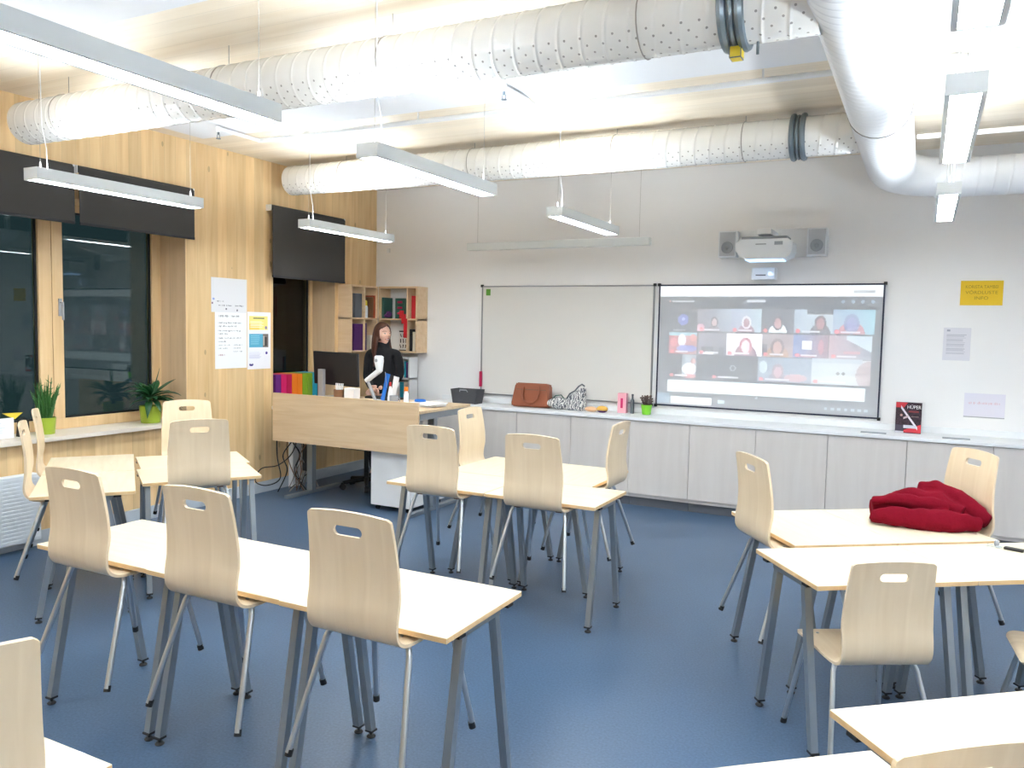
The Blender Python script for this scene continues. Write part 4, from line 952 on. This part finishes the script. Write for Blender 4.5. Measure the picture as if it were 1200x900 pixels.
b = new_bm(); add_lathe(b, [(.05, 0), (.055, .004), (.05, .02), (.042, .02), (.04, .004)], (0, 0, 0), 24); o = obj('tape_roll', b, 'blue', None, 40); o.location = (1.66, -1.52, DZ+.040); tag(o, 'blue rimmed round dish on top of the white papers', 'dish')
t = thing('keyboard', 'dark keyboard lying on the teacher desk', 'keyboard', (.98, -1.16, DZ))
b = new_bm(); add_box(b, -.2, .2, -.06, .06, 0, .02, bev=.004); obj('keyboard_body', b, 'black', t)
b = new_bm()
for i in range(14):
    for j in range(4): add_box(b, -.19+i*.027, -.168+i*.027, -.05+j*.026, -.029+j*.026, .02, .024)
obj('keys', b, 'dark', t)
t = thing('pen_cup', 'brown pen holder with white pieces below the monitor', 'cup', (.66, -1.48, DZ))
b = new_bm(); add_lathe(b, [(.045, 0), (.05, .004), (.052, .10), (.047, .10), (.045, .01)], (0, 0, 0), 20); obj('cup', b, 'brown', t, 40)
b = new_bm()
for k in range(6): add_tube(b, [(-.03+k*.012, 0, .02), (-.045+k*.018, .01, .16)], .005, 6)
obj('pens', b, 'paper', t)
t = thing('tissue_box', 'white box to the right of the pen holder below the monitor', 'box', (.81, -1.46, DZ))
b = new_bm(); add_box(b, -.06, .06, -.05, .05, 0, .12, bev=.004); obj('box_body', b, 'paper', t)

# office chair behind the desk
t = thing('office_chair', 'black office chair on castors, its base showing under the teacher desk', 'chair', (.74, -1.13, 0))
for k in range(5):
    a = R(20+72*k); b = new_bm(); e = (math.cos(a)*.25, math.sin(a)*.25); add_tube(b, [(0, 0, .10), (e[0], e[1], .075)], .022, 8, rs=[.028, .018]); lg = obj('base_spoke', b, 'black', t, 50)
    b = new_bm(); add_tube(b, [(e[0]-.02*math.sin(a), e[1]+.02*math.cos(a), .03), (e[0]+.02*math.sin(a), e[1]-.02*math.cos(a), .03)], .03, 14); add_box(b, e[0]-.012, e[0]+.012, e[1]-.012, e[1]+.012, .04, .075); obj('castor', b, 'dark', lg, 50)
b = new_bm(); add_tube(b, [(0, 0, .09), (0, 0, .42)], .025, 14); obj('gas_column', b, 'black', t, 50)
b = rounded_box_bm(.46, .42, .07, .03); o = obj('seat', b, 'black', t, 50); o.location = (0, 0, .42)
b = rounded_box_bm(.40, .06, .27, .028); o = obj('backrest', b, 'black', t, 50); o.location = (-.18, .0, .56); o.rotation_euler = (0, 0, R(90))
b = new_bm(); add_tube(b, [(-.1, 0, .43), (-.22, 0, .45), (-.225, 0, .7)], .014, 8); obj('back_support', b, 'black', t, 50)

# ------------------------------------------------------------------ school tables
TZ = .72
def make_table():
    t = thing('school_table', '', 'table')
    b = new_bm(); L, D = .6985, .5285
    add_box(b, -L/2, L/2, -D/2, D/2, TZ-.020, TZ, 1)
    b.faces.ensure_lookup_table()
    for f in b.faces:
        if abs(f.normal.z) > .5 or f.calc_center_median().z > TZ-.0005: f.material_index = 0
    bmesh.ops.recalc_face_normals(b, faces=b.faces)
    for f in b.faces: f.material_index = 0 if f.normal.z > .5 else 1
    bmesh.ops.bevel(b, geom=b.edges[:], offset=.0015, segments=1, affect='EDGES')
    obj('tabletop', b, ['birch', 'edge'], t)
    for sx in (-1, 1):
        b = new_bm(); add_box(b, sx*.312-.015, sx*.312+.015, -.14, .14, TZ-.052, TZ-.021, bev=.002)
        add_box(b, sx*.312-.04, sx*.312+.04, -.19, -.15, TZ-.03, TZ-.0205, 1); add_box(b, sx*.312-.04, sx*.312+.04, .15, .19, TZ-.03, TZ-.0205, 1)
        obj('end_rail', b, ['steel', 'black'], t)
        for sy in (-1, 1):
            b = new_bm(); add_tube(b, [(sx*.316, sy*.232, .028), (sx*.312, sy*.112, TZ-.035)], .0215, 4, square=True)
            lg = obj('leg', b, 'steel', t)
            b = new_bm(); add_tube(b, [(sx*.316, sy*.234, .008), (sx*.316, sy*.234, .03)], .006, 8); add_lathe(b, [(.017, 0), (.019, .004), (.012, .011)], (sx*.316, sy*.234, 0), 14)
            add_box(b, sx*.316-.018, sx*.316+.018, sy*.2335-.018, sy*.2335+.018, .026, .034)
            obj('foot', b, 'black', lg)
    return t
tab0 = make_table()
T = [
 ((2.81, -5.43), 0, 'left table of the foreground row of three', 'foreground row of tables'),
 ((3.51, -5.435), 0, 'middle table of the foreground row of three', 'foreground row of tables'),
 ((4.21, -5.44), 0, 'right table of the foreground row, its free end at the open floor', 'foreground row of tables'),
 ((3.225, -3.45), 0, 'near left table of the middle cluster in front of the teacher desk', 'middle cluster of tables'),
 ((3.930, -3.45), 0, 'near right table of the middle cluster', 'middle cluster of tables'),
 ((3.25, -2.83), 90, 'far left table of the middle cluster', 'middle cluster of tables'),
 ((3.785, -2.83), 90, 'far right table of the middle cluster, beside the end chair', 'middle cluster of tables'),
 ((1.414, -4.733), 142.8, 'nearest table of the cluster by the window', 'window cluster of tables'),
 ((.848, -4.304), 142.8, 'table of the window cluster closest to the window', 'window cluster of tables'),
 ((1.686, -4.138), 56, 'right-hand table of the window cluster, at the chair seen from behind', 'window cluster of tables'),
 ((1.262, -3.818), 56, 'farthest right-hand table of the window cluster, nearest the posters', 'window cluster of tables'),
 ((5.653, -4.116), 36, 'left front table of the right-hand cluster over the chair on the floor', 'right cluster of tables'),
 ((6.220, -3.704), 36, 'right front table of the right-hand cluster with the keys on it', 'right cluster of tables'),
 ((5.372, -3.515), 126, 'back left table of the right-hand cluster', 'right cluster of tables'),
 ((5.802, -3.204), 126, 'back table of the right-hand cluster carrying the red jacket', 'right cluster of tables'),
 ((6.113, -5.586), 40, 'table at the lower right edge, the farther of the two there', 'lower right tables'),
 ((5.686, -6.207), 40, 'table at the bottom edge right, only its far corner showing', 'lower right tables'),
 ((3.95, -6.945), 0, 'table cut off in the lower left corner of the photo', 'lower left table'),
]
for i, ((x, y), a, lab, grp) in enumerate(T):
    lab = 'pale birch school ' + lab if lab.startswith('table') else 'birch ' + lab
    if i == 0: tab0.location = (x, y, 0); tab0['label'] = lab; tab0['group'] = grp
    else: dup(tab0, (x, y, 0), R(a), lab, grp)

# ------------------------------------------------------------------ chairs
def chair_shell():
    # side profile (y, z), from seat front to top of back; inner (upper/front) side
    ctrl = [(.205, .420), (.185, .432), (.13, .435), (.03, .431), (-.07, .425), (-.135, .427), (-.172, .440), (-.192, .470), (-.199, .52), (-.196, .59), (-.197, .66), (-.205, .74), (-.214, .80), (-.223, .852)]
    P = []
    for i in range(len(ctrl)-1):
        g = lambda k: Vector((*ctrl[min(max(k, 0), len(ctrl)-1)], 0))
        p0, p1, p2, p3 = g(i-1), g(i), g(i+1), g(i+2)
        for k in range(5):
            t_ = k/5; P.append(.5*((2*p1)+(-p0+p2)*t_+(2*p0-5*p1+4*p2-p3)*t_**2+(-p0+3*p1-3*p2+p3)*t_**3))
    P.append(Vector((*ctrl[-1], 0)))
    L = [0]
    for a, b in zip(P, P[1:]): L.append(L[-1]+(b-a).length)
    tot = L[-1]; n = len(P); NX = 18; th = .011
    # denser rows near the ends are not needed: width shrinks by a corner radius
    rows_i, rows_o = [], []
    bmx = new_bm()
    for i in range(n):
        s = L[i]; p = P[i]
        tg = (P[min(i+1, n-1)]-P[max(i-1, 0)]).normalized(); nr = Vector((tg.y, -tg.x, 0))
        zz = p.y
        base = .195 if zz < .45 else (.178-(zz-.45)*.032)
        if zz >= .45: base = .179 + .002*math.sin((zz-.45)/.4*PI) - max(0, zz-.60)*.056
        else:
            f = (p.x+.2)/.4; base = .178+.017*max(0, min(1, f))*1.0
        rc = .055
        if s < rc: base -= rc-math.sqrt(max(0, rc*rc-(rc-s)**2))
        rt_ = .012
        if tot-s < rt_: base -= rt_-math.sqrt(max(0, rt_*rt_-(rt_-(tot-s))**2))
        ri, ro = [], []
        back = min(1, max(0, (zz-.47)/.1))
        for k in range(NX+1):
            x = -base+2*base*k/NX; cx = x/.18
            arch = -.016*cx*cx if tot-s < .30 else 0
            arch *= max(0, 1-(tot-s)/.30) if zz > .5 else 0
            y_ = p.x + .014*back*cx*cx; z_ = p.y+arch
            ri.append(bmx.verts.new((x, y_, z_)))
            ro.append(bmx.verts.new((x, y_-nr.x*th, z_-nr.y*th)))
        rows_i.append(ri); rows_o.append(ro)
    for i in range(n-1):
        for k in range(NX):
            bmx.faces.new((rows_i[i][k], rows_i[i][k+1], rows_i[i+1][k+1], rows_i[i+1][k]))
            bmx.faces.new((rows_o[i][k], rows_o[i+1][k], rows_o[i+1][k+1], rows_o[i][k+1]))
        bmx.faces.new((rows_i[i][0], rows_i[i+1][0], rows_o[i+1][0], rows_o[i][0])); bmx.faces.new((rows_i[i][NX], rows_o[i][NX], rows_o[i+1][NX], rows_i[i+1][NX]))
    for k in range(NX):
        bmx.faces.new((rows_i[0][k], rows_o[0][k], rows_o[0][k+1], rows_i[0][k+1])); bmx.faces.new((rows_i[-1][k], rows_i[-1][k+1], rows_o[-1][k+1], rows_o[-1][k]))
    bmesh.ops.recalc_face_normals(bmx, faces=bmx.faces)
    me = bpy.data.meshes.new('seat_shell'); bmx.to_mesh(me); bmx.free()
    # hand slot
    c = new_bm(); poly = []
    hw, hr, zc = .040, .0165, .785
    for k in range(9): a = -PI/2+k*PI/8; poly.append((hw+hr*math.cos(a), zc+hr*math.sin(a)))
    for k in range(9): a = PI/2+k*PI/8; poly.append((-hw+hr*math.cos(a), zc+hr*math.sin(a)))
    add_prism(c, poly, 1, -.30, -.15); bmesh.ops.recalc_face_normals(c, faces=c.faces)
    cm = bpy.data.meshes.new('cutter'); c.to_mesh(cm); c.free(); co = bpy.data.objects.new('cutter', cm); COL.objects.link(co)
    for q in (me, cm):
        q.calc_loop_triangles(); vol = sum(q.vertices[a].co.dot(q.vertices[b_].co.cross(q.vertices[c_].co)) for a, b_, c_ in (tuple(t_.vertices) for t_ in q.loop_triangles))
        if vol < 0: q.flip_normals()
    out = evaluated_mesh(me, [('BOOLEAN', dict(object=co, operation='DIFFERENCE', solver='EXACT'))])
    COL.objects.unlink(co); bpy.data.objects.remove(co)
    return out
def make_chair():
    t = thing('school_chair', '', 'chair')
    me = chair_shell(); me.materials.clear(); link('seat_shell', me, 'chair', t, 40)
    zt = .4125
    for sx in (-1, 1):
        for nm, y0, yf, xf in (('rear', -.10, -.242, .226), ('front', .13, .225, .213)):
            b = new_bm(); y1 = y0
            pts = [(sx*.10, y0, zt), (sx*.145, y0-.004*(1 if nm == 'rear' else -1), zt), (sx*.160, y0+(yf-y0)*.06, zt-.008), (sx*.170, y0+(yf-y0)*.13, zt-.034), (sx*xf, yf, .012)]
            add_tube(b, pts, .0105, 12); lg = obj('leg', b, 'chrome', t, 60)
            b = new_bm(); add_tube(b, [(sx*xf, yf, .0), (sx*(xf-.003), yf-(yf-y0)*.05, .022)], .013, 12); obj('foot_cap', b, 'black', lg, 60)
    b = new_bm()
    for sx in (-1, 1): add_tube(b, [(sx*.10, -.12, zt-.001), (sx*.10, .15, zt-.001)], .0105, 10)
    add_tube(b, [(-.1, -.10, zt), (.1, -.10, zt)], .0105, 10); add_tube(b, [(-.1, .13, zt), (.1, .13, zt)], .0105, 10)
    obj('seat_frame', b, 'chrome', t, 60)
    for sx in (-1, 1):
        b = new_bm(); add_box(b, sx*.13-.018, sx*.13+.018, -.125, -.06, zt-.006, zt+.008, bev=.002)
        obj('hanging_bracket', b, 'brown', t)
    b = new_bm()
    for sx in (-1, 1):
        for y in (-.09, .135): add_lathe(b, [(.0065, .4335 if y > 0 else .4245), (.0065, .4375 if y > 0 else .4285), (.003, .439 if y > 0 else .430)], (sx*.12, y, 0), 10)
    obj('seat_screws', b, 'chrome', t)
    return t
ch0 = make_chair()
HU = .262     # chairs hooked on a table hang this much above the floor
CH = [
 ((2.875, -5.59), HU, 90, 'left chair of the front row, hooked on its table', 'front row chairs'),
 ((3.565, -5.59), HU, 90, 'middle chair of the front row, hooked on its table', 'front row chairs'),
 ((4.258, -5.60), HU, 90, 'right and largest chair of the front row, hooked on its table', 'front row chairs'),
 ((3.27, -3.61), HU, 90, 'left near chair of the middle cluster, in front of the teacher desk end', 'middle cluster chairs'),
 ((3.94, -3.61), HU, 90, 'right near chair of the middle cluster, seen straight from behind', 'middle cluster chairs'),
 ((3.13, -2.75), HU, 0, 'chair hooked on the left side of the middle cluster, pale inner face showing', 'middle cluster chairs'),
 ((3.93, -2.93), HU, 180, 'narrow looking chair hooked on the right side of the middle cluster', 'middle cluster chairs'),
 ((1.436, -4.87), HU, 53, 'chair seen edge-on beside the window cluster, the nearer one', 'window cluster chairs'),
 ((.878, -4.446), HU, 53, 'chair seen edge-on close to the window sill, the farther one', 'window cluster chairs'),
 ((1.800, -4.262), HU, 146, 'greyish chair of the window cluster seen from behind below the leafy plant', 'window cluster chairs'),
 ((1.133, -3.716), HU, -34, 'farthest chair of the window cluster, facing the camera beside the posters', 'window cluster chairs'),
 ((5.306, -3.722), HU, 36, 'chair hooked on the left side of the right-hand cluster', 'right cluster chairs'),
 ((5.938, -3.13), HU, 216, 'chair hooked behind the red jacket in front of the cabinets', 'right cluster chairs'),
 ((5.679, -4.306), 0, 121, 'chair on the floor pushed under the right-hand cluster, back to the camera', 'right cluster chairs'),
 ((6.44, -3.96), 0, 185, 'chair on the floor at the right photo edge, only its seat showing', 'right cluster chairs'),
 ((5.825, -5.845), 0, 130, 'chair in the bottom right corner with only its top edge showing', 'lower edge chairs'),
 ((4.148, -7.02), HU, 170, 'chair cut off in the bottom left corner of the photo', 'lower edge chairs'),
]
for i, ((x, y), z, a, lab, grp) in enumerate(CH):
    lab = 'beech plywood ' + lab
    if i == 0: ch0.location = (x, y, z); ch0.rotation_euler = (0, 0, R(a-90)); ch0['label'] = lab; ch0['group'] = grp
    else: dup(ch0, (x, y, z), R(a-90), lab, grp)

big = [o_ for o_ in COL.objects if o_.get('label', '').endswith('only its top edge showing')][0]; big.scale = (1.05, 1.05, 1.06)

# ------------------------------------------------------------------ red jacket and keys
def remeshed(b, voxel, sub=0, smooth=2):
    me = bpy.data.meshes.new('m'); bmesh.ops.recalc_face_normals(b, faces=b.faces); b.to_mesh(me); b.free()
    mods = [('REMESH', dict(mode='VOXEL', voxel_size=voxel))]
    if smooth: mods.append(('SMOOTH', dict(iterations=smooth, factor=.5)))
    return evaluated_mesh(me, mods)
ua, wa = Vector((math.cos(R(20)), math.sin(R(20)), 0)), Vector((-math.sin(R(20)), math.cos(R(20)), 0))
def J(a, c, z): return (ua*a+wa*c+Vector((0, 0, z)))
b = new_bm()
add_tube(b, [J(-.27, .02, .035), J(-.2, -.02, .04), (J(-.05, -.07, .045)), J(.1, -.09, .04), J(.22, -.08, .035)], .04, 12, rs=[.025, .036, .045, .04, .028])
add_tube(b, [J(-.26, .05, .095), J(-.17, .03, .105), J(-.02, .0, .10), J(.08, -.03, .08)], .03, 12, rs=[.018, .026, .03, .035])
add_tube(b, [J(-.24, .12, .05), J(-.1, .12, .07), J(.08, .10, .07), J(.22, .04, .05)], .06, 12, rs=[.04, .06, .07, .045])
add_tube(b, [J(-.02, .10, .15), J(.06, .07, .145), J(.15, .02, .11), J(.24, -.03, .06), J(.27, -.05, .035)], .04, 12, rs=[.02, .036, .045, .045, .03])
add_tube(b, [J(-.16, .08, .11), J(-.04, .06, .125), J(.06, .02, .11), J(.14, -.05, .07)], .035, 12, rs=[.02, .03, .036, .036])
add_tube(b, [J(.02, .03, .06), J(.13, .0, .055), J(.2, -.02, .04)], .06, 12, rs=[.05, .055, .04])
me = remeshed(b, .006, smooth=3)
for v in me.vertices:
    v.co += Vector(noise.noise_vector(v.co*22))*.006 + Vector(noise.noise_vector(v.co*9+Vector((5, 0, 0))))*.012
    v.co.z = max(v.co.z*1.25, .001)
me.materials.clear(); o = link('folded_jacket', me, 'red_cloth', None, 70, (5.905, -3.21, TZ)); tag(o, 'crumpled dark red wool jacket lying folded on the right-hand tables', 'jacket')
t = thing('key_bunch', 'bunch of keys with a black holder on the right front table', 'keys', (6.235, -3.50, TZ), R(-20))
b = new_bm(); add_tube(b, [(math.cos(k*PI/8)*.014-.03, math.sin(k*PI/8)*.014, .004+.002*k/16) for k in range(17)], .0018, 6, caps=False); obj('key_ring', b, 'chrome', t)
b = new_bm(); add_box(b, -.01, .07, -.014, .014, .0, .014, bev=.005); obj('key_holder', b, 'black', t)
for k in range(2):
    b = new_bm(); add_box(b, -.085, -.04, -.006+k*.012, .001+k*.012, .001+k*.004, .004+k*.004); add_tube(b, [(-.035, -.003+k*.012, .001+k*.004), (-.035, -.003+k*.012, .004+k*.004)], .011, 12); obj('key', b, 'chrome', t)
b = new_bm(); add_ball(b, (-.045, .012, .018), .012, (1, 1, 1.4), n=8); obj('charm', b, 'silver', t, 60)

# ------------------------------------------------------------------ the woman
def skin_mesh(verts, edges, radii, root=0, sub=2):
    me = bpy.data.meshes.new('sk'); me.from_pydata([Vector(v) for v in verts], edges, []); me.update()
    t = bpy.data.objects.new('tmp', me); COL.objects.link(t); t.modifiers.new('s', 'SKIN')
    for i, sv in enumerate(me.skin_vertices[0].data):
        rr = radii[i]; sv.radius = rr if isinstance(rr, tuple) else (rr, rr); sv.use_root = (i == root)
    md = t.modifiers.new('u', 'SUBSURF'); md.levels = sub; md.render_levels = sub
    bpy.context.view_layer.update(); out = bpy.data.meshes.new_from_object(t.evaluated_get(bpy.context.evaluated_depsgraph_get()))
    COL.objects.unlink(t); bpy.data.objects.remove(t); return out
# local frame: x to her left (viewer's right when she faces -y), facing -y
HEADZ = 1.60
def arm(s):
    return [(s*.165, .01, 1.395), (s*.195, .02, 1.15), (s*.085, -.14, 1.04), (s*.03, -.20, 1.03)]
def body_skeleton():
    v = [(0, 0, .93), (0, -.005, 1.08), (0, .0, 1.22), (0, .0, 1.36), (0, .01, 1.44), (0, -.005, 1.53)]
    r = [(.155, .105), (.125, .09), (.145, .095), (.13, .075), (.055, .055), (.052, .052)]
    e = [(0, 1), (1, 2), (2, 3), (3, 4), (4, 5)]
    for s in (-1, 1):
        k = len(v); A = arm(s); v += [(s*.10, .005, 1.40)]+A; r += [(.06, .055), .05, .038, .028, .022]; e += [(3, k), (k, k+1), (k+1, k+2), (k+2, k+3), (k+3, k+4)]
        k = len(v); v += [(s*.09, 0, .84), (s*.095, -.005, .48), (s*.095, .02, .10), (s*.10, -.12, .035)]; r += [.092, .06, .042, (.035, .025)]; e += [(0, k), (k, k+1), (k+1, k+2), (k+2, k+3)]
    return v, e, r
def hand_mesh(bm, s):
    wrist = Vector((s*.03, -.20, 1.03)); d = Vector((-s*.75, -.45, -.35)).normalized(); side = Vector((0, -.4, .9)).normalized(); side = (side-d*side.dot(d)).normalized(); nrm = d.cross(side)
    off = Vector((0, -.02 if s > 0 else .01, 0))
    verts, edges, rad = [], [], []
    def add(p, rr, par=None):
        verts.append(p+off); rad.append(rr)
        if par is not None: edges.append((par, len(verts)-1))
        return len(verts)-1
    a = add(wrist, (.024, .019)); c = add(wrist+d*.045, (.034, .016), a)
    for k, (o_, L_) in enumerate(((.026, .066), (.009, .075), (-.009, .070), (-.026, .055))):
        p = wrist+d*.078+side*o_; i = add(p, .0105, c); q = p+d*L_*.45-nrm*.006*s; i = add(q, .0088, i); q = q+(d*.8-nrm*.55*s)*L_*.3; i = add(q, .0082, i); q = q+(d*.5-nrm*.8*s)*L_*.25; add(q, .007, i)
    p = wrist+d*.02+side*.03; i = add(p, .013, a); p = p+(d*.7+side*.6)*.035; i = add(p, .0105, i); p = p+(d*.9+side*.1)*.028; add(p, .0085, i)
    me = skin_mesh(verts, edges, rad, 0, 2); bm.from_mesh(me)
ROT_H = Matrix.Rotation(R(58), 3, 'Z') @ Matrix.Rotation(R(-4), 3, 'X')
def head_bm(b):
    hb = new_bm(); bmesh.ops.create_uvsphere(hb, u_segments=64, v_segments=48, radius=1)
    G = lambda x, z, cx, cz, sx, sz: math.exp(-((x-cx)/sx)**2-((z-cz)/sz)**2)
    for v in hb.verts:
        x, y, z = v.co; w_ = .074*(1-.16*max(0, -z)**1.6)*(1-.04*z*z); d_ = .096; h_ = .118
        X, Y, Z = x*w_, y*d_, z*h_
        if z < 0: X *= 1-.20*(-z)**1.5; Y = Y*(1-.10*(-z)) - .006*(-z)
        if y < 0:      # face side
            fx = X/.074; fr = max(0, -y)
            Y += .010*fr*(1-abs(fx))*0
            Y -= .026*G(X, Z, 0, -.022, .011, .017)*fr          # nose tip
            Y -= .014*G(X, Z, 0, -.003, .009, .022)*fr          # bridge
            for s in (-1, 1):
                Y += .010*G(X, Z, s*.031, .006, .017, .013)*fr  # sockets
                Y -= .006*G(X, Z, s*.031, .004, .010, .007)*fr  # eyeballs
                Y -= .007*G(X, Z, s*.042, -.028, .020, .020)*fr # cheeks
                Y -= .004*G(X, Z, s*.03, .026, .022, .006)*fr   # brow ridge
            Y -= .010*G(X, Z, 0, -.055, .022, .006)*fr - .005*G(X, Z, 0, -.0585, .024, .0025)*fr
            Y -= .009*G(X, Z, 0, -.063, .017, .006)*fr
            Y -= .012*G(X, Z, 0, -.095, .020, .016)*fr          # chin
        v.co = (X, Y, Z)
    for s in (-1, 1):
        add_ball(hb, (s*.073, .012, -.008), .02, (.35, .75, 1.35), n=8)
    for v in hb.verts: v.co = ROT_H @ v.co + Vector((0, -.012, HEADZ))
    me = bpy.data.meshes.new('h'); hb.to_mesh(me); hb.free(); b.from_mesh(me)
sv, se, sr = body_skeleton()
b = new_bm(); b.from_mesh(skin_mesh(sv, se, sr)); hand_mesh(b, 1); hand_mesh(b, -1); head_bm(b)
me = remeshed(b, .0055, smooth=1)
# skin, lips, brows, eyes as colours that belong to the person
ca = me.color_attributes.new('Col', 'FLOAT_COLOR', 'POINT')
inv = ROT_H.inverted(); lin = lambda c: srgb(*c)
skin_c, lip_c, brow_c, eye_c, white_c, teeth = lin((226, 178, 156)), lin((186, 92, 88)), lin((92, 62, 48)), lin((44, 34, 30)), lin((232, 226, 220)), lin((240, 234, 228))
for i, v in enumerate(me.vertices):
    p = inv @ (v.co - Vector((0, -.012, HEADZ))); c = skin_c
    if v.co.z > 1.45 and p.y < -.055:
        for s in (-1, 1):
            if ((p.x-s*.031)/.013)**2+((p.z-.004)/.0052)**2 < 1: c = white_c
            if ((p.x-s*.031)/.0056)**2+((p.z-.004)/.0056)**2 < 1: c = eye_c
            if ((p.x-s*.031)/.017)**2+((p.z-.0105)/.0022)**2 < 1: c = eye_c
            if ((p.x-s*.032)/.021)**2+((p.z-.027-.004*(1-abs(p.x-s*.032)/.02))/.0035)**2 < 1: c = brow_c
        zz = p.z-.9*p.x*p.x*10*.12
        if (p.x/.028)**2+((zz+.0575)/.0105)**2 < 1: c = lip_c
        if (p.x/.021)**2+((zz+.0585)/.0034)**2 < 1: c = teeth
    ca.data[i].color = c
M_['skin'] = attr_mat('human_skin', .5); M_['skin'].node_tree.nodes['Principled BSDF'].inputs['Subsurface Weight'].default_value = .08
M_['skin'].node_tree.nodes['Principled BSDF'].inputs['Subsurface Radius'].default_value = (.02, .008, .004)
P_ = thing('person', 'woman with long brown hair in a black turtleneck standing behind the teacher desk, looking right', 'person', (.625, -.70, 0), R(14))
me.materials.clear(); body = link('body', me, 'skin', P_, 80)
# sweater
M_['sweater'] = mat('black_knit', srgb(20, 20, 24), .9, var=.15, scale=90, bump=.2)
M_['trousers'] = mat('dark_trousers', srgb(34, 36, 48), .85, var=.1, scale=60)
M_['hair'] = mat('brown_hair', srgb(78, 46, 34), .45, var=.35, scale=40)
v, e, r = [], [], []
v = [(0, 0, .90), (0, -.005, 1.08), (0, 0, 1.22), (0, 0, 1.36), (0, .008, 1.445), (0, 0, 1.508)]; r = [(.172, .122), (.142, .108), (.162, .115), (.145, .092), (.070, .070), (.068, .068)]
e = [(0, 1), (1, 2), (2, 3), (3, 4), (4, 5)]
for s in (-1, 1):
    k = len(v); A = arm(s); v += [(s*.10, .005, 1.405)]+A[:3]+[(s*.045, -.187, 1.032)]; r += [(.076, .070), .060, .050, .042, .034]; e += [(3, k), (k, k+1), (k+1, k+2), (k+2, k+3), (k+3, k+4)]
b = new_bm(); b.from_mesh(skin_mesh(v, e, r)); 
for k in range(3):     # rolled collar
    add_tube(b, [(math.cos(a*PI/12)*(.062-.002*k), math.sin(a*PI/12)*(.060-.002*k)+.002, 1.475+k*.016) for a in range(25)], .011, 8, caps=False)
me = remeshed(b, .007, smooth=2)
for q in me.vertices: q.co += Vector(noise.noise_vector(q.co*11))*.006
me.materials.clear(); link('sweater', me, 'sweater', P_, 80)
v = [(0, 0, .96), (0, 0, .88)]; r = [(.15, .112), (.17, .122)]; e = [(0, 1)]
for s in (-1, 1):
    k = len(v); v += [(s*.09, 0, .80), (s*.095, -.005, .48), (s*.095, .02, .085)]; r += [.103, .074, .062]; e += [(1, k), (k, k+1), (k+1, k+2)]
b = new_bm(); b.from_mesh(skin_mesh(v, e, r)); me = remeshed(b, .008); me.materials.clear(); link('trousers', me, 'trousers', P_, 80)
for s in (-1, 1):
    b = new_bm(); add_ball(b, (s*.1, -.05, .045), 1, (.045, .13, .047), n=12)
    for q in b.verts: q.co.z = max(q.co.z, .003)
    obj('shoe', b, 'black', P_, 60)
# hair: cap plus long fall behind the shoulders
b = new_bm()
hb = new_bm(); bmesh.ops.create_uvsphere(hb, u_segments=48, v_segments=32, radius=1)
for q in hb.verts:
    x, y, z = q.co
    q.co = (x*.086, y*.106+.010, z*.118+.014)
dele = [q for q in hb.verts if (q.co.y < -.045 and q.co.z < .085-.6*abs(q.co.x)) or q.co.z < -.075]
bmesh.ops.delete(hb, geom=dele, context='VERTS')
for q in hb.verts: q.co = ROT_H @ q.co + Vector((0, -.012, HEADZ))
me = bpy.data.meshes.new('c'); hb.to_mesh(me); hb.free()
cap = evaluated_mesh(me, [('SOLIDIFY', dict(thickness=.012, offset=0))]); b.from_mesh(cap)
rg = random.Random(4)
for k in range(46):
    f = k/45; az = R(-8 + 196*f)           # around the back of the head, ear to ear
    top = Vector((math.cos(az)*.080, math.sin(az)*.098+.01, rg.uniform(-.03, .04))); top = ROT_H @ top + Vector((0, -.012, HEADZ))
    sway = Vector((math.cos(az), math.sin(az), 0)); sway = ROT_H @ sway
    zl = 1.22+rg.uniform(-.03, .04)
    p1 = top+sway*.010+Vector((0, .0, -.10)); p2 = Vector((top.x*1.0+sway.x*.02, top.y+.03+sway.y*.01, 1.40)); p3 = Vector((top.x*.95+rg.uniform(-.01, .01), max(.085, top.y+.05) if top.x > -.02 else top.y+.01, zl))
    if top.x < -.03: p2 = Vector((top.x-.02, top.y+.0, 1.40)); p3 = Vector((top.x-.025, min(top.y, .09)-.01, zl))
    pts = [top, p1, p2, p3]; P = []
    for i in range(3):
        g = lambda j: pts[min(max(j, 0), 3)]
        for j in range(5):
            t_ = j/5; P.append(.5*((2*g(i))+(-g(i-1)+g(i+1))*t_+(2*g(i-1)-5*g(i)+4*g(i+1)-g(i+2))*t_**2+(-g(i-1)+3*g(i)-3*g(i+1)+g(i+2))*t_**3))
    P.append(pts[-1]); add_tube(b, P, .013, 7, rs=[.009+.007*math.sin(PI*min(1, .15+j/len(P))) for j in range(len(P))])
me = remeshed(b, .0055, smooth=1); me.materials.clear(); link('hair', me, 'hair', P_, 80)
